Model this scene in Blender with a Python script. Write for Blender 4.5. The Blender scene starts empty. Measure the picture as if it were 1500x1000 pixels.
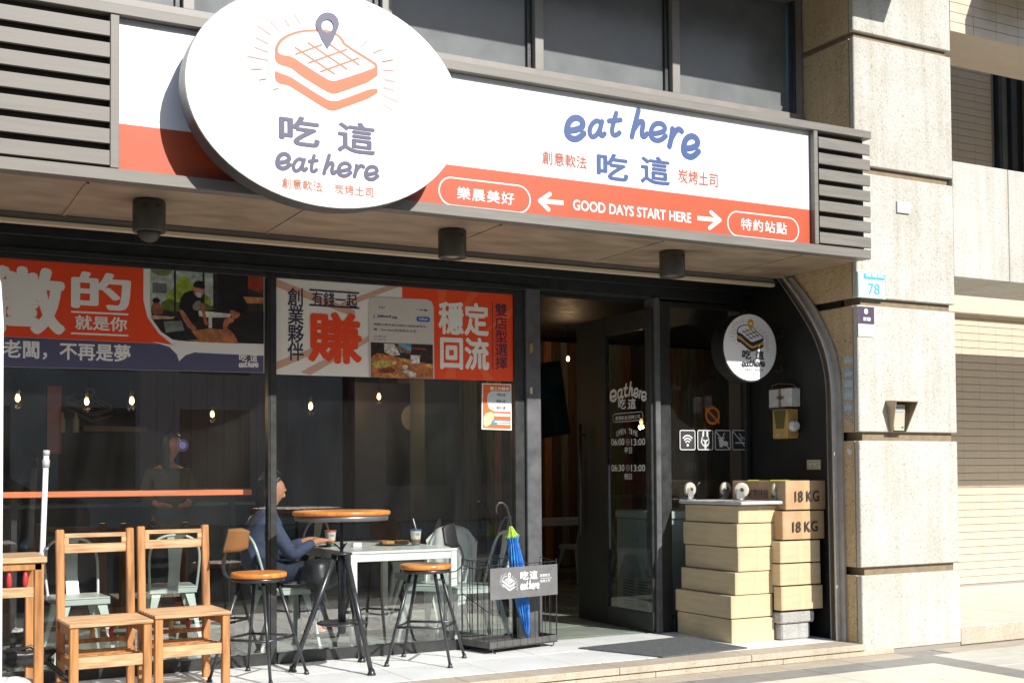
import bpy, math, random
from math import radians, sin, cos, pi
from mathutils import Vector, Matrix
from mathutils.geometry import tessellate_polygon
random.seed(7)
S = bpy.context.scene
COL = S.collection

# ------------------------------------------------------------ camera
PW, PH, FPX, CYP = 1500.0, 1000.0, 1774.56, 643.54
YAW, PITCH, ROLL = 0.487802, 0.0289668, -0.00705944
_fwd = Vector((sin(YAW)*cos(PITCH), cos(YAW)*cos(PITCH), sin(PITCH)))
_r = Vector((cos(YAW), -sin(YAW), 0)); _u = _r.cross(_fwd)
CR = cos(ROLL)*_r + sin(ROLL)*_u; CU = -sin(ROLL)*_r + cos(ROLL)*_u
CAM = Vector((-2.46003564, -8.25842776, 1.3))
cd = bpy.data.cameras.new('camera'); cam = bpy.data.objects.new('camera', cd); COL.objects.link(cam)
cam.matrix_world = Matrix(((CR.x, CU.x, -_fwd.x, CAM.x), (CR.y, CU.y, -_fwd.y, CAM.y), (CR.z, CU.z, -_fwd.z, CAM.z), (0, 0, 0, 1)))
cd.sensor_width = 36; cd.lens = FPX*36/PW; cd.shift_y = (CYP-PH/2)/PW; cd.clip_end = 600; cd.clip_start = .05
S.camera = cam
# ------------------------------------------------------------ world, sun, exposure
SUN_L = Vector((-.30, 1.0, -.71)).normalized()        # direction the light travels
w = bpy.data.worlds.new('World'); S.world = w; w.use_nodes = True
nt = w.node_tree; bg = nt.nodes['Background']
sky = nt.nodes.new('ShaderNodeTexSky'); sky.sky_type = 'NISHITA'; sky.sun_disc = False
sky.sun_elevation = math.asin(-SUN_L.z); sky.sun_rotation = math.atan2(-SUN_L.x, -SUN_L.y)
nt.links.new(sky.outputs[0], bg.inputs[0]); bg.inputs[1].default_value = .15
sl = bpy.data.lights.new('sun', 'SUN'); sl.energy = 4.8; sl.angle = radians(.5); sl.color = (1, .975, .925)
so = bpy.data.objects.new('sun', sl); COL.objects.link(so); so.location = (3, -10, 12)
so.rotation_euler = SUN_L.to_track_quat('-Z', 'Y').to_euler()
S.view_settings.view_transform = 'Standard'; S.view_settings.look = 'None'
S.view_settings.exposure = .43; S.view_settings.gamma = 1; S.view_settings.use_curve_mapping = False

# ------------------------------------------------------------ helpers
def at(px, py, ax, v):
    "a point of the photograph carried onto the plane  axis = v"
    d = _fwd + CR*((px-750)/FPX) - CU*((py-CYP)/FPX)
    return CAM + d*((v-CAM[ax])/d[ax])
def srgb(r, g, b, k=1.0):
    f = lambda c: ((c/255+.055)/1.055)**2.4 if c > 10 else c/255/12.92
    return (f(r)*k, f(g)*k, f(b)*k)
MATS = {}
def mat(name, col, rough=.5, metal=0, var=.0, scale=8, bump=0, bscale=None, spec=.5, emis=0, stretch=None, col2=None, coat=0, alpha=1, detail=5):
    if name in MATS: return MATS[name]
    m = bpy.data.materials.new(name); m.use_nodes = True; n = m.node_tree.nodes; l = m.node_tree.links
    p = n['Principled BSDF']; p.inputs['Base Color'].default_value = (*col, 1)
    p.inputs['Roughness'].default_value = rough; p.inputs['Metallic'].default_value = metal
    p.inputs['Specular IOR Level'].default_value = spec
    if coat: p.inputs['Coat Weight'].default_value = coat; p.inputs['Coat Roughness'].default_value = .06
    if alpha < 1: p.inputs['Alpha'].default_value = alpha
    if emis: p.inputs['Emission Color'].default_value = (*col, 1); p.inputs['Emission Strength'].default_value = emis
    if var or bump:
        tc = n.new('ShaderNodeTexCoord'); mp = n.new('ShaderNodeMapping'); l.new(tc.outputs['Object'], mp.inputs[0])
        if stretch: mp.inputs['Scale'].default_value = stretch
        nz = n.new('ShaderNodeTexNoise'); nz.inputs['Scale'].default_value = scale; nz.inputs['Detail'].default_value = detail
        l.new(mp.outputs[0], nz.inputs['Vector'])
        if var:
            cr = n.new('ShaderNodeValToRGB'); cr.color_ramp.elements[0].position = .3; cr.color_ramp.elements[1].position = .7
            c2 = col2 or tuple(c*(1-var) for c in col)
            cr.color_ramp.elements[0].color = (*c2, 1); cr.color_ramp.elements[1].color = (*[min(1, c*(1+var*.5)) for c in col], 1)
            l.new(nz.outputs[0], cr.inputs[0]); l.new(cr.outputs[0], p.inputs['Base Color'])
            mr = n.new('ShaderNodeMapRange'); mr.inputs[3].default_value = max(.03, rough-.12); mr.inputs[4].default_value = min(1, rough+.12)
            l.new(nz.outputs[0], mr.inputs[0]); l.new(mr.outputs[0], p.inputs['Roughness'])
        if bump:
            nb = n.new('ShaderNodeTexNoise'); nb.inputs['Scale'].default_value = bscale or scale; nb.inputs['Detail'].default_value = 4
            l.new(mp.outputs[0], nb.inputs['Vector'])
            b = n.new('ShaderNodeBump'); b.inputs['Strength'].default_value = bump; b.inputs['Distance'].default_value = .01
            l.new(nb.outputs[0], b.inputs['Height']); l.new(b.outputs[0], p.inputs['Normal'])
    MATS[name] = m; return m
def flatm(name, rgb, k=.74, rough=.45, emis=0): return mat(name, srgb(*rgb, k), rough, var=.03, scale=3, emis=emis)

def granite(name, base, dark, light, scale=140, bump=.5, pit=0.0, rough=.8):
    m = bpy.data.materials.new(name); m.use_nodes = True; n = m.node_tree.nodes; l = m.node_tree.links
    p = n['Principled BSDF']; p.inputs['Roughness'].default_value = rough; p.inputs['Specular IOR Level'].default_value = .3
    tc = n.new('ShaderNodeTexCoord')
    def noise(sc, d=3):
        z = n.new('ShaderNodeTexNoise'); z.inputs['Scale'].default_value = sc; z.inputs['Detail'].default_value = d; l.new(tc.outputs['Object'], z.inputs['Vector']); return z
    a = noise(scale, 2); b = noise(scale*.45, 4); c = noise(2.2, 5); v = n.new('ShaderNodeTexVoronoi'); v.inputs['Scale'].default_value = scale*.6
    l.new(tc.outputs['Object'], v.inputs['Vector'])
    r1 = n.new('ShaderNodeValToRGB'); e = r1.color_ramp.elements
    e[0].position = .29; e[0].color = (*dark, 1); e[1].position = .39; e[1].color = (*base, 1)
    x = e.new(.60); x.color = (*base, 1); x = e.new(.70); x.color = (*light, 1)
    l.new(b.outputs[0], r1.inputs[0])
    r2 = n.new('ShaderNodeValToRGB'); r2.color_ramp.elements[0].position = .31; r2.color_ramp.elements[0].color = (.52, .47, .40, 1)
    r2.color_ramp.elements[1].position = .40; r2.color_ramp.elements[1].color = (1, 1, 1, 1); l.new(a.outputs[0], r2.inputs[0])
    r3 = n.new('ShaderNodeValToRGB'); r3.color_ramp.elements[0].position = .3; r3.color_ramp.elements[0].color = (.86, .84, .8, 1)
    r3.color_ramp.elements[1].position = .65; r3.color_ramp.elements[1].color = (1.0, 1.0, 1.0, 1); l.new(c.outputs[0], r3.inputs[0])
    m1 = n.new('ShaderNodeMix'); m1.data_type = 'RGBA'; m1.blend_type = 'MULTIPLY'; m1.inputs[0].default_value = .8
    l.new(r1.outputs[0], m1.inputs[6]); l.new(r2.outputs[0], m1.inputs[7])
    m2 = n.new('ShaderNodeMix'); m2.data_type = 'RGBA'; m2.blend_type = 'MULTIPLY'; m2.inputs[0].default_value = 1
    l.new(m1.outputs[2], m2.inputs[6]); l.new(r3.outputs[0], m2.inputs[7]); l.new(m2.outputs[2], p.inputs['Base Color'])
    mp = n.new('ShaderNodeMapping'); mp.inputs['Scale'].default_value = (7, 7, .5); l.new(tc.outputs['Object'], mp.inputs[0])
    zs = n.new('ShaderNodeTexNoise'); zs.inputs['Scale'].default_value = 1.6; zs.inputs['Detail'].default_value = 5; l.new(mp.outputs[0], zs.inputs['Vector'])
    r4 = n.new('ShaderNodeValToRGB'); r4.color_ramp.elements[0].position = .28; r4.color_ramp.elements[0].color = (.80, .77, .70, 1); r4.color_ramp.elements[1].position = .55; r4.color_ramp.elements[1].color = (1, 1, 1, 1); l.new(zs.outputs[0], r4.inputs[0])
    m3 = n.new('ShaderNodeMix'); m3.data_type = 'RGBA'; m3.blend_type = 'MULTIPLY'; m3.inputs[0].default_value = .7; l.new(m2.outputs[2], m3.inputs[6]); l.new(r4.outputs[0], m3.inputs[7]); l.new(m3.outputs[2], p.inputs['Base Color'])
    bm = n.new('ShaderNodeBump'); bm.inputs['Strength'].default_value = bump; bm.inputs['Distance'].default_value = .006
    l.new(b.outputs[0], bm.inputs['Height']); l.new(bm.outputs[0], p.inputs['Normal'])
    MATS[name] = m; return m

def glass_mat(name, tint=(.80, .86, .84), rough=0.0, refl=1.0):
    m = bpy.data.materials.new(name); m.use_nodes = True; n = m.node_tree.nodes; l = m.node_tree.links
    n.remove(n['Principled BSDF']); out = n['Material Output']
    t = n.new('ShaderNodeBsdfTransparent'); t.inputs[0].default_value = (*tint, 1)
    g = n.new('ShaderNodeBsdfGlossy'); g.inputs['Roughness'].default_value = rough
    f = n.new('ShaderNodeFresnel'); f.inputs[0].default_value = 1.52
    ge = n.new('ShaderNodeNewGeometry'); io = n.new('ShaderNodeMapRange'); io.inputs[3].default_value = 1.52; io.inputs[4].default_value = 1/1.52
    l.new(ge.outputs['Backfacing'], io.inputs[0]); l.new(io.outputs[0], f.inputs[0])
    mu = n.new('ShaderNodeMath'); mu.operation = 'MULTIPLY'; mu.inputs[1].default_value = 1.9*refl; mu.use_clamp = True
    mx = n.new('ShaderNodeMixShader'); l.new(f.outputs[0], mu.inputs[0]); l.new(mu.outputs[0], mx.inputs[0])
    l.new(t.outputs[0], mx.inputs[1]); l.new(g.outputs[0], mx.inputs[2])
    # a film of street dust and smudges
    df = n.new('ShaderNodeBsdfDiffuse'); df.inputs[0].default_value = (.62, .62, .59, 1); tc = n.new('ShaderNodeTexCoord'); mp = n.new('ShaderNodeMapping'); mp.inputs['Scale'].default_value = (2.2, 2.2, .7)
    nz = n.new('ShaderNodeTexNoise'); nz.inputs['Scale'].default_value = 1.6; nz.inputs['Detail'].default_value = 7; nz.inputs['Distortion'].default_value = .8
    l.new(tc.outputs['Object'], mp.inputs[0]); l.new(mp.outputs[0], nz.inputs['Vector'])
    rg_ = n.new('ShaderNodeMapRange'); rg_.inputs[1].default_value = .35; rg_.inputs[2].default_value = .72; rg_.inputs[3].default_value = .002; rg_.inputs[4].default_value = .011; l.new(nz.outputs[0], rg_.inputs[0])
    m2 = n.new('ShaderNodeMixShader'); l.new(rg_.outputs[0], m2.inputs[0]); l.new(mx.outputs[0], m2.inputs[1]); l.new(df.outputs[0], m2.inputs[2]); l.new(m2.outputs[0], out.inputs[0])
    MATS[name] = m; return m

ORG = {}
class B:
    "collects polygons; add() links them as ONE mesh object"
    def __init__(s): s.v = []; s.f = []; s.sm = []
    def face(s, pts, smooth=False):
        i = len(s.v); s.v += [Vector(p) for p in pts]; s.f.append(tuple(range(i, i+len(pts)))); s.sm.append(smooth)
    def box(s, x0, x1, y0, y1, z0, z1, bev=0, M=None):
        if x1 < x0: x0, x1 = x1, x0
        if y1 < y0: y0, y1 = y1, y0
        if z1 < z0: z0, z1 = z1, z0
        b = min(bev, (x1-x0)*.45, (y1-y0)*.45, (z1-z0)*.45)
        if b <= 0:
            vs = [(x, y, z) for x in (x0, x1) for y in (y0, y1) for z in (z0, z1)]
            fs = [(0, 1, 3, 2), (4, 6, 7, 5), (0, 4, 5, 1), (2, 3, 7, 6), (0, 2, 6, 4), (1, 5, 7, 3)]
        else:
            vs = []; idx = {}; fs = []
            X = (x0, x1); Y = (y0, y1); Z = (z0, z1)
            for i in (0, 1):
                for j in (0, 1):
                    for k in (0, 1):
                        sx, sy, sz = (1-2*i), (1-2*j), (1-2*k)
                        for a in range(3):
                            q = [X[i]+sx*b, Y[j]+sy*b, Z[k]+sz*b]; q[a] = (X[i], Y[j], Z[k])[a]
                            idx[i, j, k, a] = len(vs); vs.append(tuple(q))
            for a, (p, q) in enumerate(((1, 2), (0, 2), (0, 1))):
                for t in (0, 1):
                    ring = []
                    for (m1, m2) in ((0, 0), (1, 0), (1, 1), (0, 1)):
                        c = [0, 0, 0]; c[a] = t; c[p] = m1; c[q] = m2; ring.append(idx[c[0], c[1], c[2], a])
                    fs.append(tuple(ring))
            for a in range(3):
                p, q = [k for k in range(3) if k != a]
                for t1 in (0, 1):
                    for t2 in (0, 1):
                        c0 = [0, 0, 0]; c0[p] = t1; c0[q] = t2; c1 = list(c0); c1[a] = 1
                        fs.append((idx[(*c0, p)], idx[(*c1, p)], idx[(*c1, q)], idx[(*c0, q)]))
            for i in (0, 1):
                for j in (0, 1):
                    for k in (0, 1): fs.append(tuple(idx[i, j, k, a] for a in range(3)))
        n = len(s.v); s.v += [Vector(p) if M is None else M @ Vector(p) for p in vs]
        ctr = Vector(((x0+x1)/2, (y0+y1)/2, (z0+z1)/2)); ctr = ctr if M is None else M @ ctr
        for f in fs:
            P = [s.v[n+i] for i in f]; nn = (P[1]-P[0]).cross(P[2]-P[0])
            if nn.dot(sum(P, Vector())/len(P)-ctr) < 0: f = f[::-1]
            s.f.append(tuple(n+i for i in f)); s.sm.append(False)
        return s
    def tube(s, path, r, n=8, caps=True, radii=None, flat=None):
        P = [Vector(p) for p in path]; n0 = len(s.v); T = []
        for i in range(len(P)):
            a = P[max(0, i-1)]; b = P[min(len(P)-1, i+1)]; T.append((b-a).normalized())
        up = Vector((0, 0, 1)) if abs(T[0].z) < .95 else Vector((1, 0, 0))
        u = T[0].cross(up).normalized()
        for i, p in enumerate(P):
            u = (u-T[i]*u.dot(T[i])).normalized(); v = T[i].cross(u); rr = radii[i] if radii else r
            for k in range(n):
                a = 2*pi*k/n; s.v.append(p+(u*cos(a)*(flat[0] if flat else 1)+v*sin(a)*(flat[1] if flat else 1))*rr)
        for i in range(len(P)-1):
            for k in range(n):
                a = n0+i*n+k; b = n0+i*n+(k+1) % n; s.f.append((a, b, b+n, a+n)); s.sm.append(n > 5)
        if caps:
            s.f.append(tuple(n0+k for k in range(n))[::-1]); s.sm.append(False)
            s.f.append(tuple(n0+(len(P)-1)*n+k for k in range(n))); s.sm.append(False)
        return s
    def lathe(s, prof, c=(0, 0, 0), n=24, axis='z', M=None, smooth=True):
        n0 = len(s.v); c = Vector(c)
        for (r, h) in prof:
            for k in range(n):
                a = 2*pi*k/n; q = {'z': Vector((r*cos(a), r*sin(a), h)), 'y': Vector((r*cos(a), h, r*sin(a))), 'x': Vector((h, r*cos(a), r*sin(a)))}[axis]
                q = q+c; s.v.append(q if M is None else M @ q)
        for i in range(len(prof)-1):
            for k in range(n):
                a = n0+i*n+k; b = n0+i*n+(k+1) % n; s.f.append((a, b, b+n, a+n)); s.sm.append(smooth)
        s.f.append(tuple(n0+k for k in range(n))[::-1]); s.sm.append(False)
        s.f.append(tuple(n0+(len(prof)-1)*n+k for k in range(n))); s.sm.append(False)
        return s
    def prism(s, poly, axis, a, b):
        "poly of (u,v) extruded along an axis between a and b; axis x:(y,z)  y:(x,z)  z:(x,y)"
        def w(u, v, t): return Vector({'x': (t, u, v), 'y': (u, t, v), 'z': (u, v, t)}[axis])
        n = len(poly); n0 = len(s.v); s.v += [w(u, v, a) for u, v in poly]+[w(u, v, b) for u, v in poly]
        for t in tessellate_polygon([[Vector((u, v, 0)) for u, v in poly]]):
            s.f.append(tuple(n0+i for i in t)); s.sm.append(False); s.f.append(tuple(n0+n+i for i in t[::-1])); s.sm.append(False)
        for i in range(n):
            j = (i+1) % n; s.f.append((n0+i, n0+j, n0+n+j, n0+n+i)); s.sm.append(False)
        return s
    def add(s, name, m, parent=None, fix=True, smooth_all=False):
        me = bpy.data.meshes.new(name); o = bpy.data.objects.new(name, me)
        off = ORG.get(parent.name, Vector()) if parent else Vector()
        me.from_pydata([tuple(v-off) for v in s.v], [], s.f)
        me.polygons.foreach_set('use_smooth', [True]*len(s.sm) if smooth_all else s.sm)
        me.materials.append(m); me.update()
        if fix:
            import bmesh
            bm = bmesh.new(); bm.from_mesh(me); bmesh.ops.recalc_face_normals(bm, faces=bm.faces); bm.to_mesh(me); bm.free()
        COL.objects.link(o)
        if parent:
            o.parent = parent
            if parent.name in ORG: ORG[o.name] = ORG[parent.name]
        return o
def tag(o, label, cat, group=None):
    o['label'] = label; o['category'] = cat
    if group: o['group'] = group
    return o
def thing(name, label, cat, loc=(0, 0, 0), group=None, local=False, rotz=0):
    o = bpy.data.objects.new(name, None); COL.objects.link(o); o.location = loc; o.rotation_euler = (0, 0, rotz)
    o.empty_display_size = .1
    ORG[o.name] = Vector((0, 0, 0)) if local else Vector(loc)
    return tag(o, label, cat, group)
def struct(o): o['kind'] = 'structure'; return o
def stuff(o): o['kind'] = 'stuff'; return o
def share(src, parent, loc):
    "another piece with the same mesh"
    c = src.copy(); COL.objects.link(c); c.parent = parent; c.location = loc; return c
def copy_tree(o, parent=None):
    c = o.copy(); COL.objects.link(c); c.parent = parent
    for ch in list(o.children): copy_tree(ch, c)
    return c
def copy_thing(src, loc, rotz, label, group=None):
    c = copy_tree(src); c.location = loc; c.rotation_euler = (0, 0, rotz); c['label'] = label
    if group: c['group'] = group
    return c
def bx(name, m, parent, *a, bev=.003): return B().box(*a, bev=bev).add(name, m, parent, fix=False)
def chaikin(p, n=2, closed=True):
    for _ in range(n):
        q = []
        for i in range(len(p) if closed else len(p)-1):
            a = p[i]; b = p[(i+1) % len(p)]
            q += [(a[0]*.75+b[0]*.25, a[1]*.75+b[1]*.25), (a[0]*.25+b[0]*.75, a[1]*.25+b[1]*.75)]
        if not closed: q = [p[0]]+q+[p[-1]]
        p = q
    return p
# ---------- flat print on a vertical plane (u,v): ax 1 faces -y, ax 0 faces -x
class Plane:
    def __init__(s, ax, v): s.ax = ax; s.val = v
    def uv(s, px, py):
        p = at(px, py, s.ax, s.val); return (p.x if s.ax == 1 else -p.y, p.z)
    def w(s, u, v, d=0):
        return Vector((u, s.val-d, v)) if s.ax == 1 else Vector((s.val-d, -u, v))
class Sheet:
    def __init__(s, pl, layer=1): s.pl = pl; s.L = layer; s.b = B(); s.k = 0
    def d(s): s.k += 1; return s.L*.0016+s.k*2e-5
    def poly(s, pts, holes=(), px=True, smooth=0):
        def conv(q):
            q = chaikin(q, smooth) if smooth else q
            return [s.pl.uv(*a) for a in q] if px else list(q)
        loops = [conv(pts)]+[conv(h) for h in holes]
        loops = [[Vector((u, v, 0)) for u, v in lp] for lp in loops]; d = s.d()
        flat = [p for lp in loops for p in lp]; n0 = len(s.b.v)
        s.b.v += [s.pl.w(p.x, p.y, d) for p in flat]
        for t in tessellate_polygon(loops):
            a, b_, c = (flat[i] for i in t)
            if (b_-a).cross(c-a).z < 0: t = t[::-1]
            s.b.f.append(tuple(n0+i for i in t)); s.b.sm.append(False)
        return s
    def rect(s, x0, y0, x1, y1, px=True): return s.poly([(x0, y0), (x1, y0), (x1, y1), (x0, y1)], px=px)
    def rr(s, u0, v0, u1, v1, r, hole=0, n=5):
        def loop(a0, b0, a1, b1, r):
            o = []
            for cx, cy, t0 in ((a1-r, b1-r, 0), (a0+r, b1-r, 90), (a0+r, b0+r, 180), (a1-r, b0+r, 270)):
                o += [(cx+r*cos(radians(t0+90*i/n)), cy+r*sin(radians(t0+90*i/n))) for i in range(n+1)]
            return o
        h = [loop(u0+hole, v0+hole, u1-hole, v1-hole, max(1e-4, r-hole))] if hole else []
        return s.poly(loop(u0, v0, u1, v1, r), h, px=False)
    def ell(s, u, v, a, b=None, hole=0, n=28):
        b = b or a; f = lambda k: [(u+(a-k)*cos(2*pi*i/n), v+(b-k)*sin(2*pi*i/n)) for i in range(n)]
        return s.poly(f(0), [f(hole)] if hole else [], px=False)
    def line(s, pts, wd, px=True, cap=True):
        "a stroke of width wd (metres) with round ends"
        P = [Vector(s.pl.uv(*p)) if px else Vector(p) for p in pts]
        for a, b in zip(P, P[1:]):
            t = (b-a).normalized() if (b-a).length > 1e-7 else Vector((1, 0)); nn = Vector((-t.y, t.x))*wd/2
            s.poly([tuple(a-nn), tuple(b-nn), tuple(b+nn), tuple(a+nn)], px=False)
        if cap:
            for p in P: s.ell(p.x, p.y, wd/2, n=10)
        return s
    def add(s, m, parent, name='print'): return s.b.add(name, m, parent, fix=False)
FC = {}
def glyphs(body, bold, spacing=1.0, lsp=1.0, shear=0, align='CENTER'):
    bold = 0; k = (body, bold, spacing, lsp, shear)
    if k in FC: return FC[k]
    c = bpy.data.curves.new('t', 'FONT'); c.body = body; c.offset = bold; c.space_character = spacing; c.space_line = lsp
    c.shear = shear; c.resolution_u = 3; c.align_x = align
    o = bpy.data.objects.new('t', c); COL.objects.link(o); dg = bpy.context.evaluated_depsgraph_get(); dg.update()
    me = bpy.data.meshes.new_from_object(o.evaluated_get(dg)); vs = [v.co.copy() for v in me.vertices]; fs = [tuple(p.vertices) for p in me.polygons]
    bpy.data.objects.remove(o); bpy.data.curves.remove(c); bpy.data.meshes.remove(me)
    FC[k] = (vs, fs); return FC[k]
def text(body, pl, box, m, parent, bold=.0, layer=2, name='lettering', px=True, spacing=1.0, lsp=1.0, shear=0):
    "box = px left, top, right, bottom (or u0,v0,u1,v1 when px=False); the glyphs are fitted to it"
    vs, fs = glyphs(body, bold, spacing, lsp, shear)
    if not vs: return None
    if px:
        l, t, r, b = box; ym = (t+b)/2; xm = (l+r)/2
        u0 = pl.uv(l, ym)[0]; u1 = pl.uv(r, ym)[0]
        if pl.ax == 1: v0 = pl.uv(r, b)[1]; v1 = pl.uv(l, t)[1]      # the box hugs a line that falls to the right
        else: v0 = pl.uv(xm, b)[1]; v1 = pl.uv(xm, t)[1]
    else: u0, v0, u1, v1 = box
    a = min(v.x for v in vs); b_ = max(v.x for v in vs); c = min(v.y for v in vs); d = max(v.y for v in vs)
    q = B()
    e = bold*.72; a -= e; b_ += e; c -= e; d += e; kx = (u1-u0)/(b_-a); kz = (v1-v0)/(d-c); N = len(vs)
    sh = [(0, 0)] if bold < .008 else [(0, 0)]+[(e*cos(radians(t_)), e*sin(radians(t_))) for t_ in (range(0, 360, 45) if bold > .028 else range(45, 360, 90))]
    for i, (dx, dy) in enumerate(sh):
        q.v += [pl.w(u0+(v.x+dx-a)*kx, v0+(v.y+dy-c)*kz, layer*.0016+i*3e-5) for v in vs]
        q.f += [tuple(j+i*N for j in f) for f in fs]
    q.sm = [False]*len(q.f)
    return q.add(name, m, parent, fix=False)
# brush script letters: strokes in a box 0..1 (ascender to 1.6), width
LET = {
 'e': ([[(.16, .40), (.50, .42), (.86, .56), (.84, .86), (.54, 1.04), (.20, .92), (.06, .52), (.12, .14), (.44, -.02), (.70, .04), (.92, .26)]], 1.0),
 'a': ([[(.74, .86), (.46, 1.04), (.14, .76), (.04, .34), (.20, -.02), (.48, .06), (.70, .45), (.80, .95)], [(.78, .92), (.70, .45), (.74, .12), (.90, .06), (1.0, .2)]], 1.06),
 't': ([[(.46, 1.42), (.34, .85), (.26, .35), (.34, .08), (.52, .06), (.70, .22)], [(.08, .94), (.72, 1.0)]], .78),
 'h': ([[(.42, 1.55), (.30, .95), (.18, .40), (.12, .05)], [(.24, .50), (.46, .86), (.68, .95), (.76, .75), (.68, .35), (.74, .08), (.88, .06), (1.0, .22)]], 1.06),
 'r': ([[(.26, .96), (.24, .55), (.14, .05)], [(.22, .45), (.40, .82), (.60, .98), (.76, .84)]], .84)}
def letter(sh, ch, box, wgt=.22, px=True, slant=.12):
    "box = left, x-height top, right, baseline"
    l, t, r, b = box; strokes, adv = LET[ch]
    if px: l, r = l-(r-l)*.07, r+(r-l)*.07
    a = sh.pl.uv((l+r)/2, t); c = sh.pl.uv((l+r)/2, b); wd = abs(a[1]-c[1])*wgt*1.15 if px else abs(t-b)*wgt*1.15
    for st in strokes:
        st = chaikin(st, 2, False)
        sh.line([(l+(x/adv+slant*y*.5)*(r-l), b+(t-b)*y) for x, y in st], wd, px=px)
def word(sh, u0, u1, v0, v1, arc=0, wgt=.24, slant=.18, text_='eat here'):
    "v0 baseline, v1 x-height top"
    tot = sum(LET[c][1] if c != ' ' else .28 for c in text_); x = 0; k = (u1-u0)/tot
    for c in text_:
        if c == ' ': x += .28; continue
        w_ = LET[c][1]; m = (x+w_/2)/tot*2-1; dz = arc*(1-m*m)
        letter(sh, c, (u0+x*k, v1+dz, u0+(x+w_*.97)*k, v0+dz), wgt, px=False, slant=slant); x += w_
def brush(pl, boxes, m, parent, wgt=.36, layer=1, slant=.12, word_='eathere'):
    for ch, bb in zip(word_, boxes): q = Sheet(pl, layer); letter(q, ch, bb, wgt, slant=slant); q.add(m, parent, 'letter')
# toast logo, drawn in its own pixel frame and mapped by fn
T_OUT = [(475, 240), (478, 212), (500, 178), (545, 153), (600, 138), (665, 135), (720, 138), (765, 155), (790, 180), (800, 203), (935, 285), (947, 300), (947, 362), (775, 425), (745, 432), (715, 422), (590, 345), (560, 318), (540, 308), (500, 298), (478, 282)]
T_TOP = [(490, 232), (493, 215), (512, 188), (550, 165), (603, 150), (665, 147), (722, 150), (757, 164), (778, 186), (788, 210), (920, 292), (935, 305), (928, 315), (770, 368), (742, 373), (715, 365), (600, 292), (572, 272), (545, 258), (510, 254), (494, 245)]
T_LOW = [(475, 322), (498, 335), (545, 350), (590, 380), (715, 458), (745, 465), (775, 460), (947, 395), (947, 437), (775, 500), (745, 510), (715, 503), (600, 430), (560, 405), (540, 392), (500, 385), (478, 370)]
T_GAP = [(475, 290), (498, 303), (545, 318), (590, 350), (715, 428), (745, 435), (775, 430), (947, 365), (947, 395), (775, 460), (745, 465), (715, 458), (590, 380), (545, 350), (498, 335), (475, 322)]
T_GRID = [((628, 198), (805, 318)), ((570, 220), (748, 340)), ((690, 180), (860, 298)), ((572, 250), (690, 207)), ((630, 290), (805, 228)), ((685, 330), (858, 268))]
T_RAY = [((397, 118), (460, 162)), ((388, 172), (447, 202)), ((383, 217), (447, 240)), ((352, 258), (446, 277)), ((368, 317), (418, 317)), ((405, 367), (438, 362)), ((467, 412), (493, 404)), ((455, 100), (497, 143)), ((520, 87), (545, 124)), ((566, 64), (593, 112)), ((852, 142), (820, 186)), ((898, 190), (866, 218)), ((970, 226), (925, 244)), ((1018, 274), (965, 284)), ((1020, 324), (972, 322)), ((1030, 375), (974, 364)), ((1020, 414), (974, 401)), ((1045, 468), (974, 438)), ((1015, 506), (968, 474))]
def toast(pl, fn, lw, body, top, pinm, parent, layer=1, rays=True, mid=None, dot=None):
    f = lambda P: [fn(*p) for p in P]
    s = Sheet(pl, layer); s.poly(f(chaikin(T_OUT, 1)), px=False); s.poly(f(chaikin(T_LOW, 1)), px=False)
    if mid: pass
    s.add(body, parent, 'toast_mark')
    if mid: q = Sheet(pl, layer+.3); q.poly(f(T_GAP), px=False); q.add(mid, parent, 'toast_filling')
    t = Sheet(pl, layer+1); t.poly(f(chaikin(T_TOP, 1)), px=False); t.add(top, parent, 'toast_top')
    g = Sheet(pl, layer+2)
    for a, b in T_GRID: g.line([fn(*a), fn(*b)], lw, px=False)
    g.add(body, parent, 'grill_lines')
    if rays:
        g = Sheet(pl, layer+2)
        for a, b in T_RAY: g.line([fn(*a), fn(*b)], lw*.45, px=False)
        stuff(g.add(body, parent, 'sun_rays'))
    p = Sheet(pl, layer+3); cx, cy, R = 716, 112, 53
    ring = [(cx+R*cos(radians(a)), cy-R*sin(radians(a))) for a in range(-20, 201, 12)]+[(690, 185), (716, 228), (742, 185)]
    hole = [(cx+27*cos(radians(a)), cy+10-30*sin(radians(a))) for a in range(0, 360, 24)]
    p.poly(f(ring), [f(hole)], px=False); p.add(pinm, parent, 'map_pin')

# ------------------------------------------------------------ materials
STONE = granite('pillar_granite', (.53, .515, .475), (.37, .345, .30), (.62, .615, .585), scale=110, bump=.7)
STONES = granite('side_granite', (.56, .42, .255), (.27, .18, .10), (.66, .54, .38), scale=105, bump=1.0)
STEP = granite('step_granite', (.50, .44, .35), (.32, .24, .17), (.62, .56, .47), scale=150, bump=.2, rough=.55)
CONC = granite('concrete_block', (.40, .40, .39), (.16, .16, .16), (.55, .55, .54), scale=110, bump=.8)
FRAME = mat('black_frame_paint', (.026, .028, .027), .42, var=.35, scale=14, bump=.12, bscale=60)
FRAMEG = mat('grey_frame_paint', (.105, .105, .112), .42, var=.3, scale=9, bump=.1, bscale=90, col2=(.062, .062, .066))
BLACK = mat('matt_black', (.011, .012, .011), .55, var=.3, scale=6)
BRONZE = mat('bronze_aluminium', (.185, .167, .143), .5, 0, var=.16, scale=3, bump=.04, stretch=(1, 1, 14))
BRONZED = mat('bronze_dark', (.05, .04, .032), .6, var=.2)
SOFFIT = mat('soffit_panel', (.37, .285, .205), .38, var=.45, scale=2.6, bump=.1, stretch=(1, 2.2, 1), col2=(.27, .20, .14))
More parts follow.
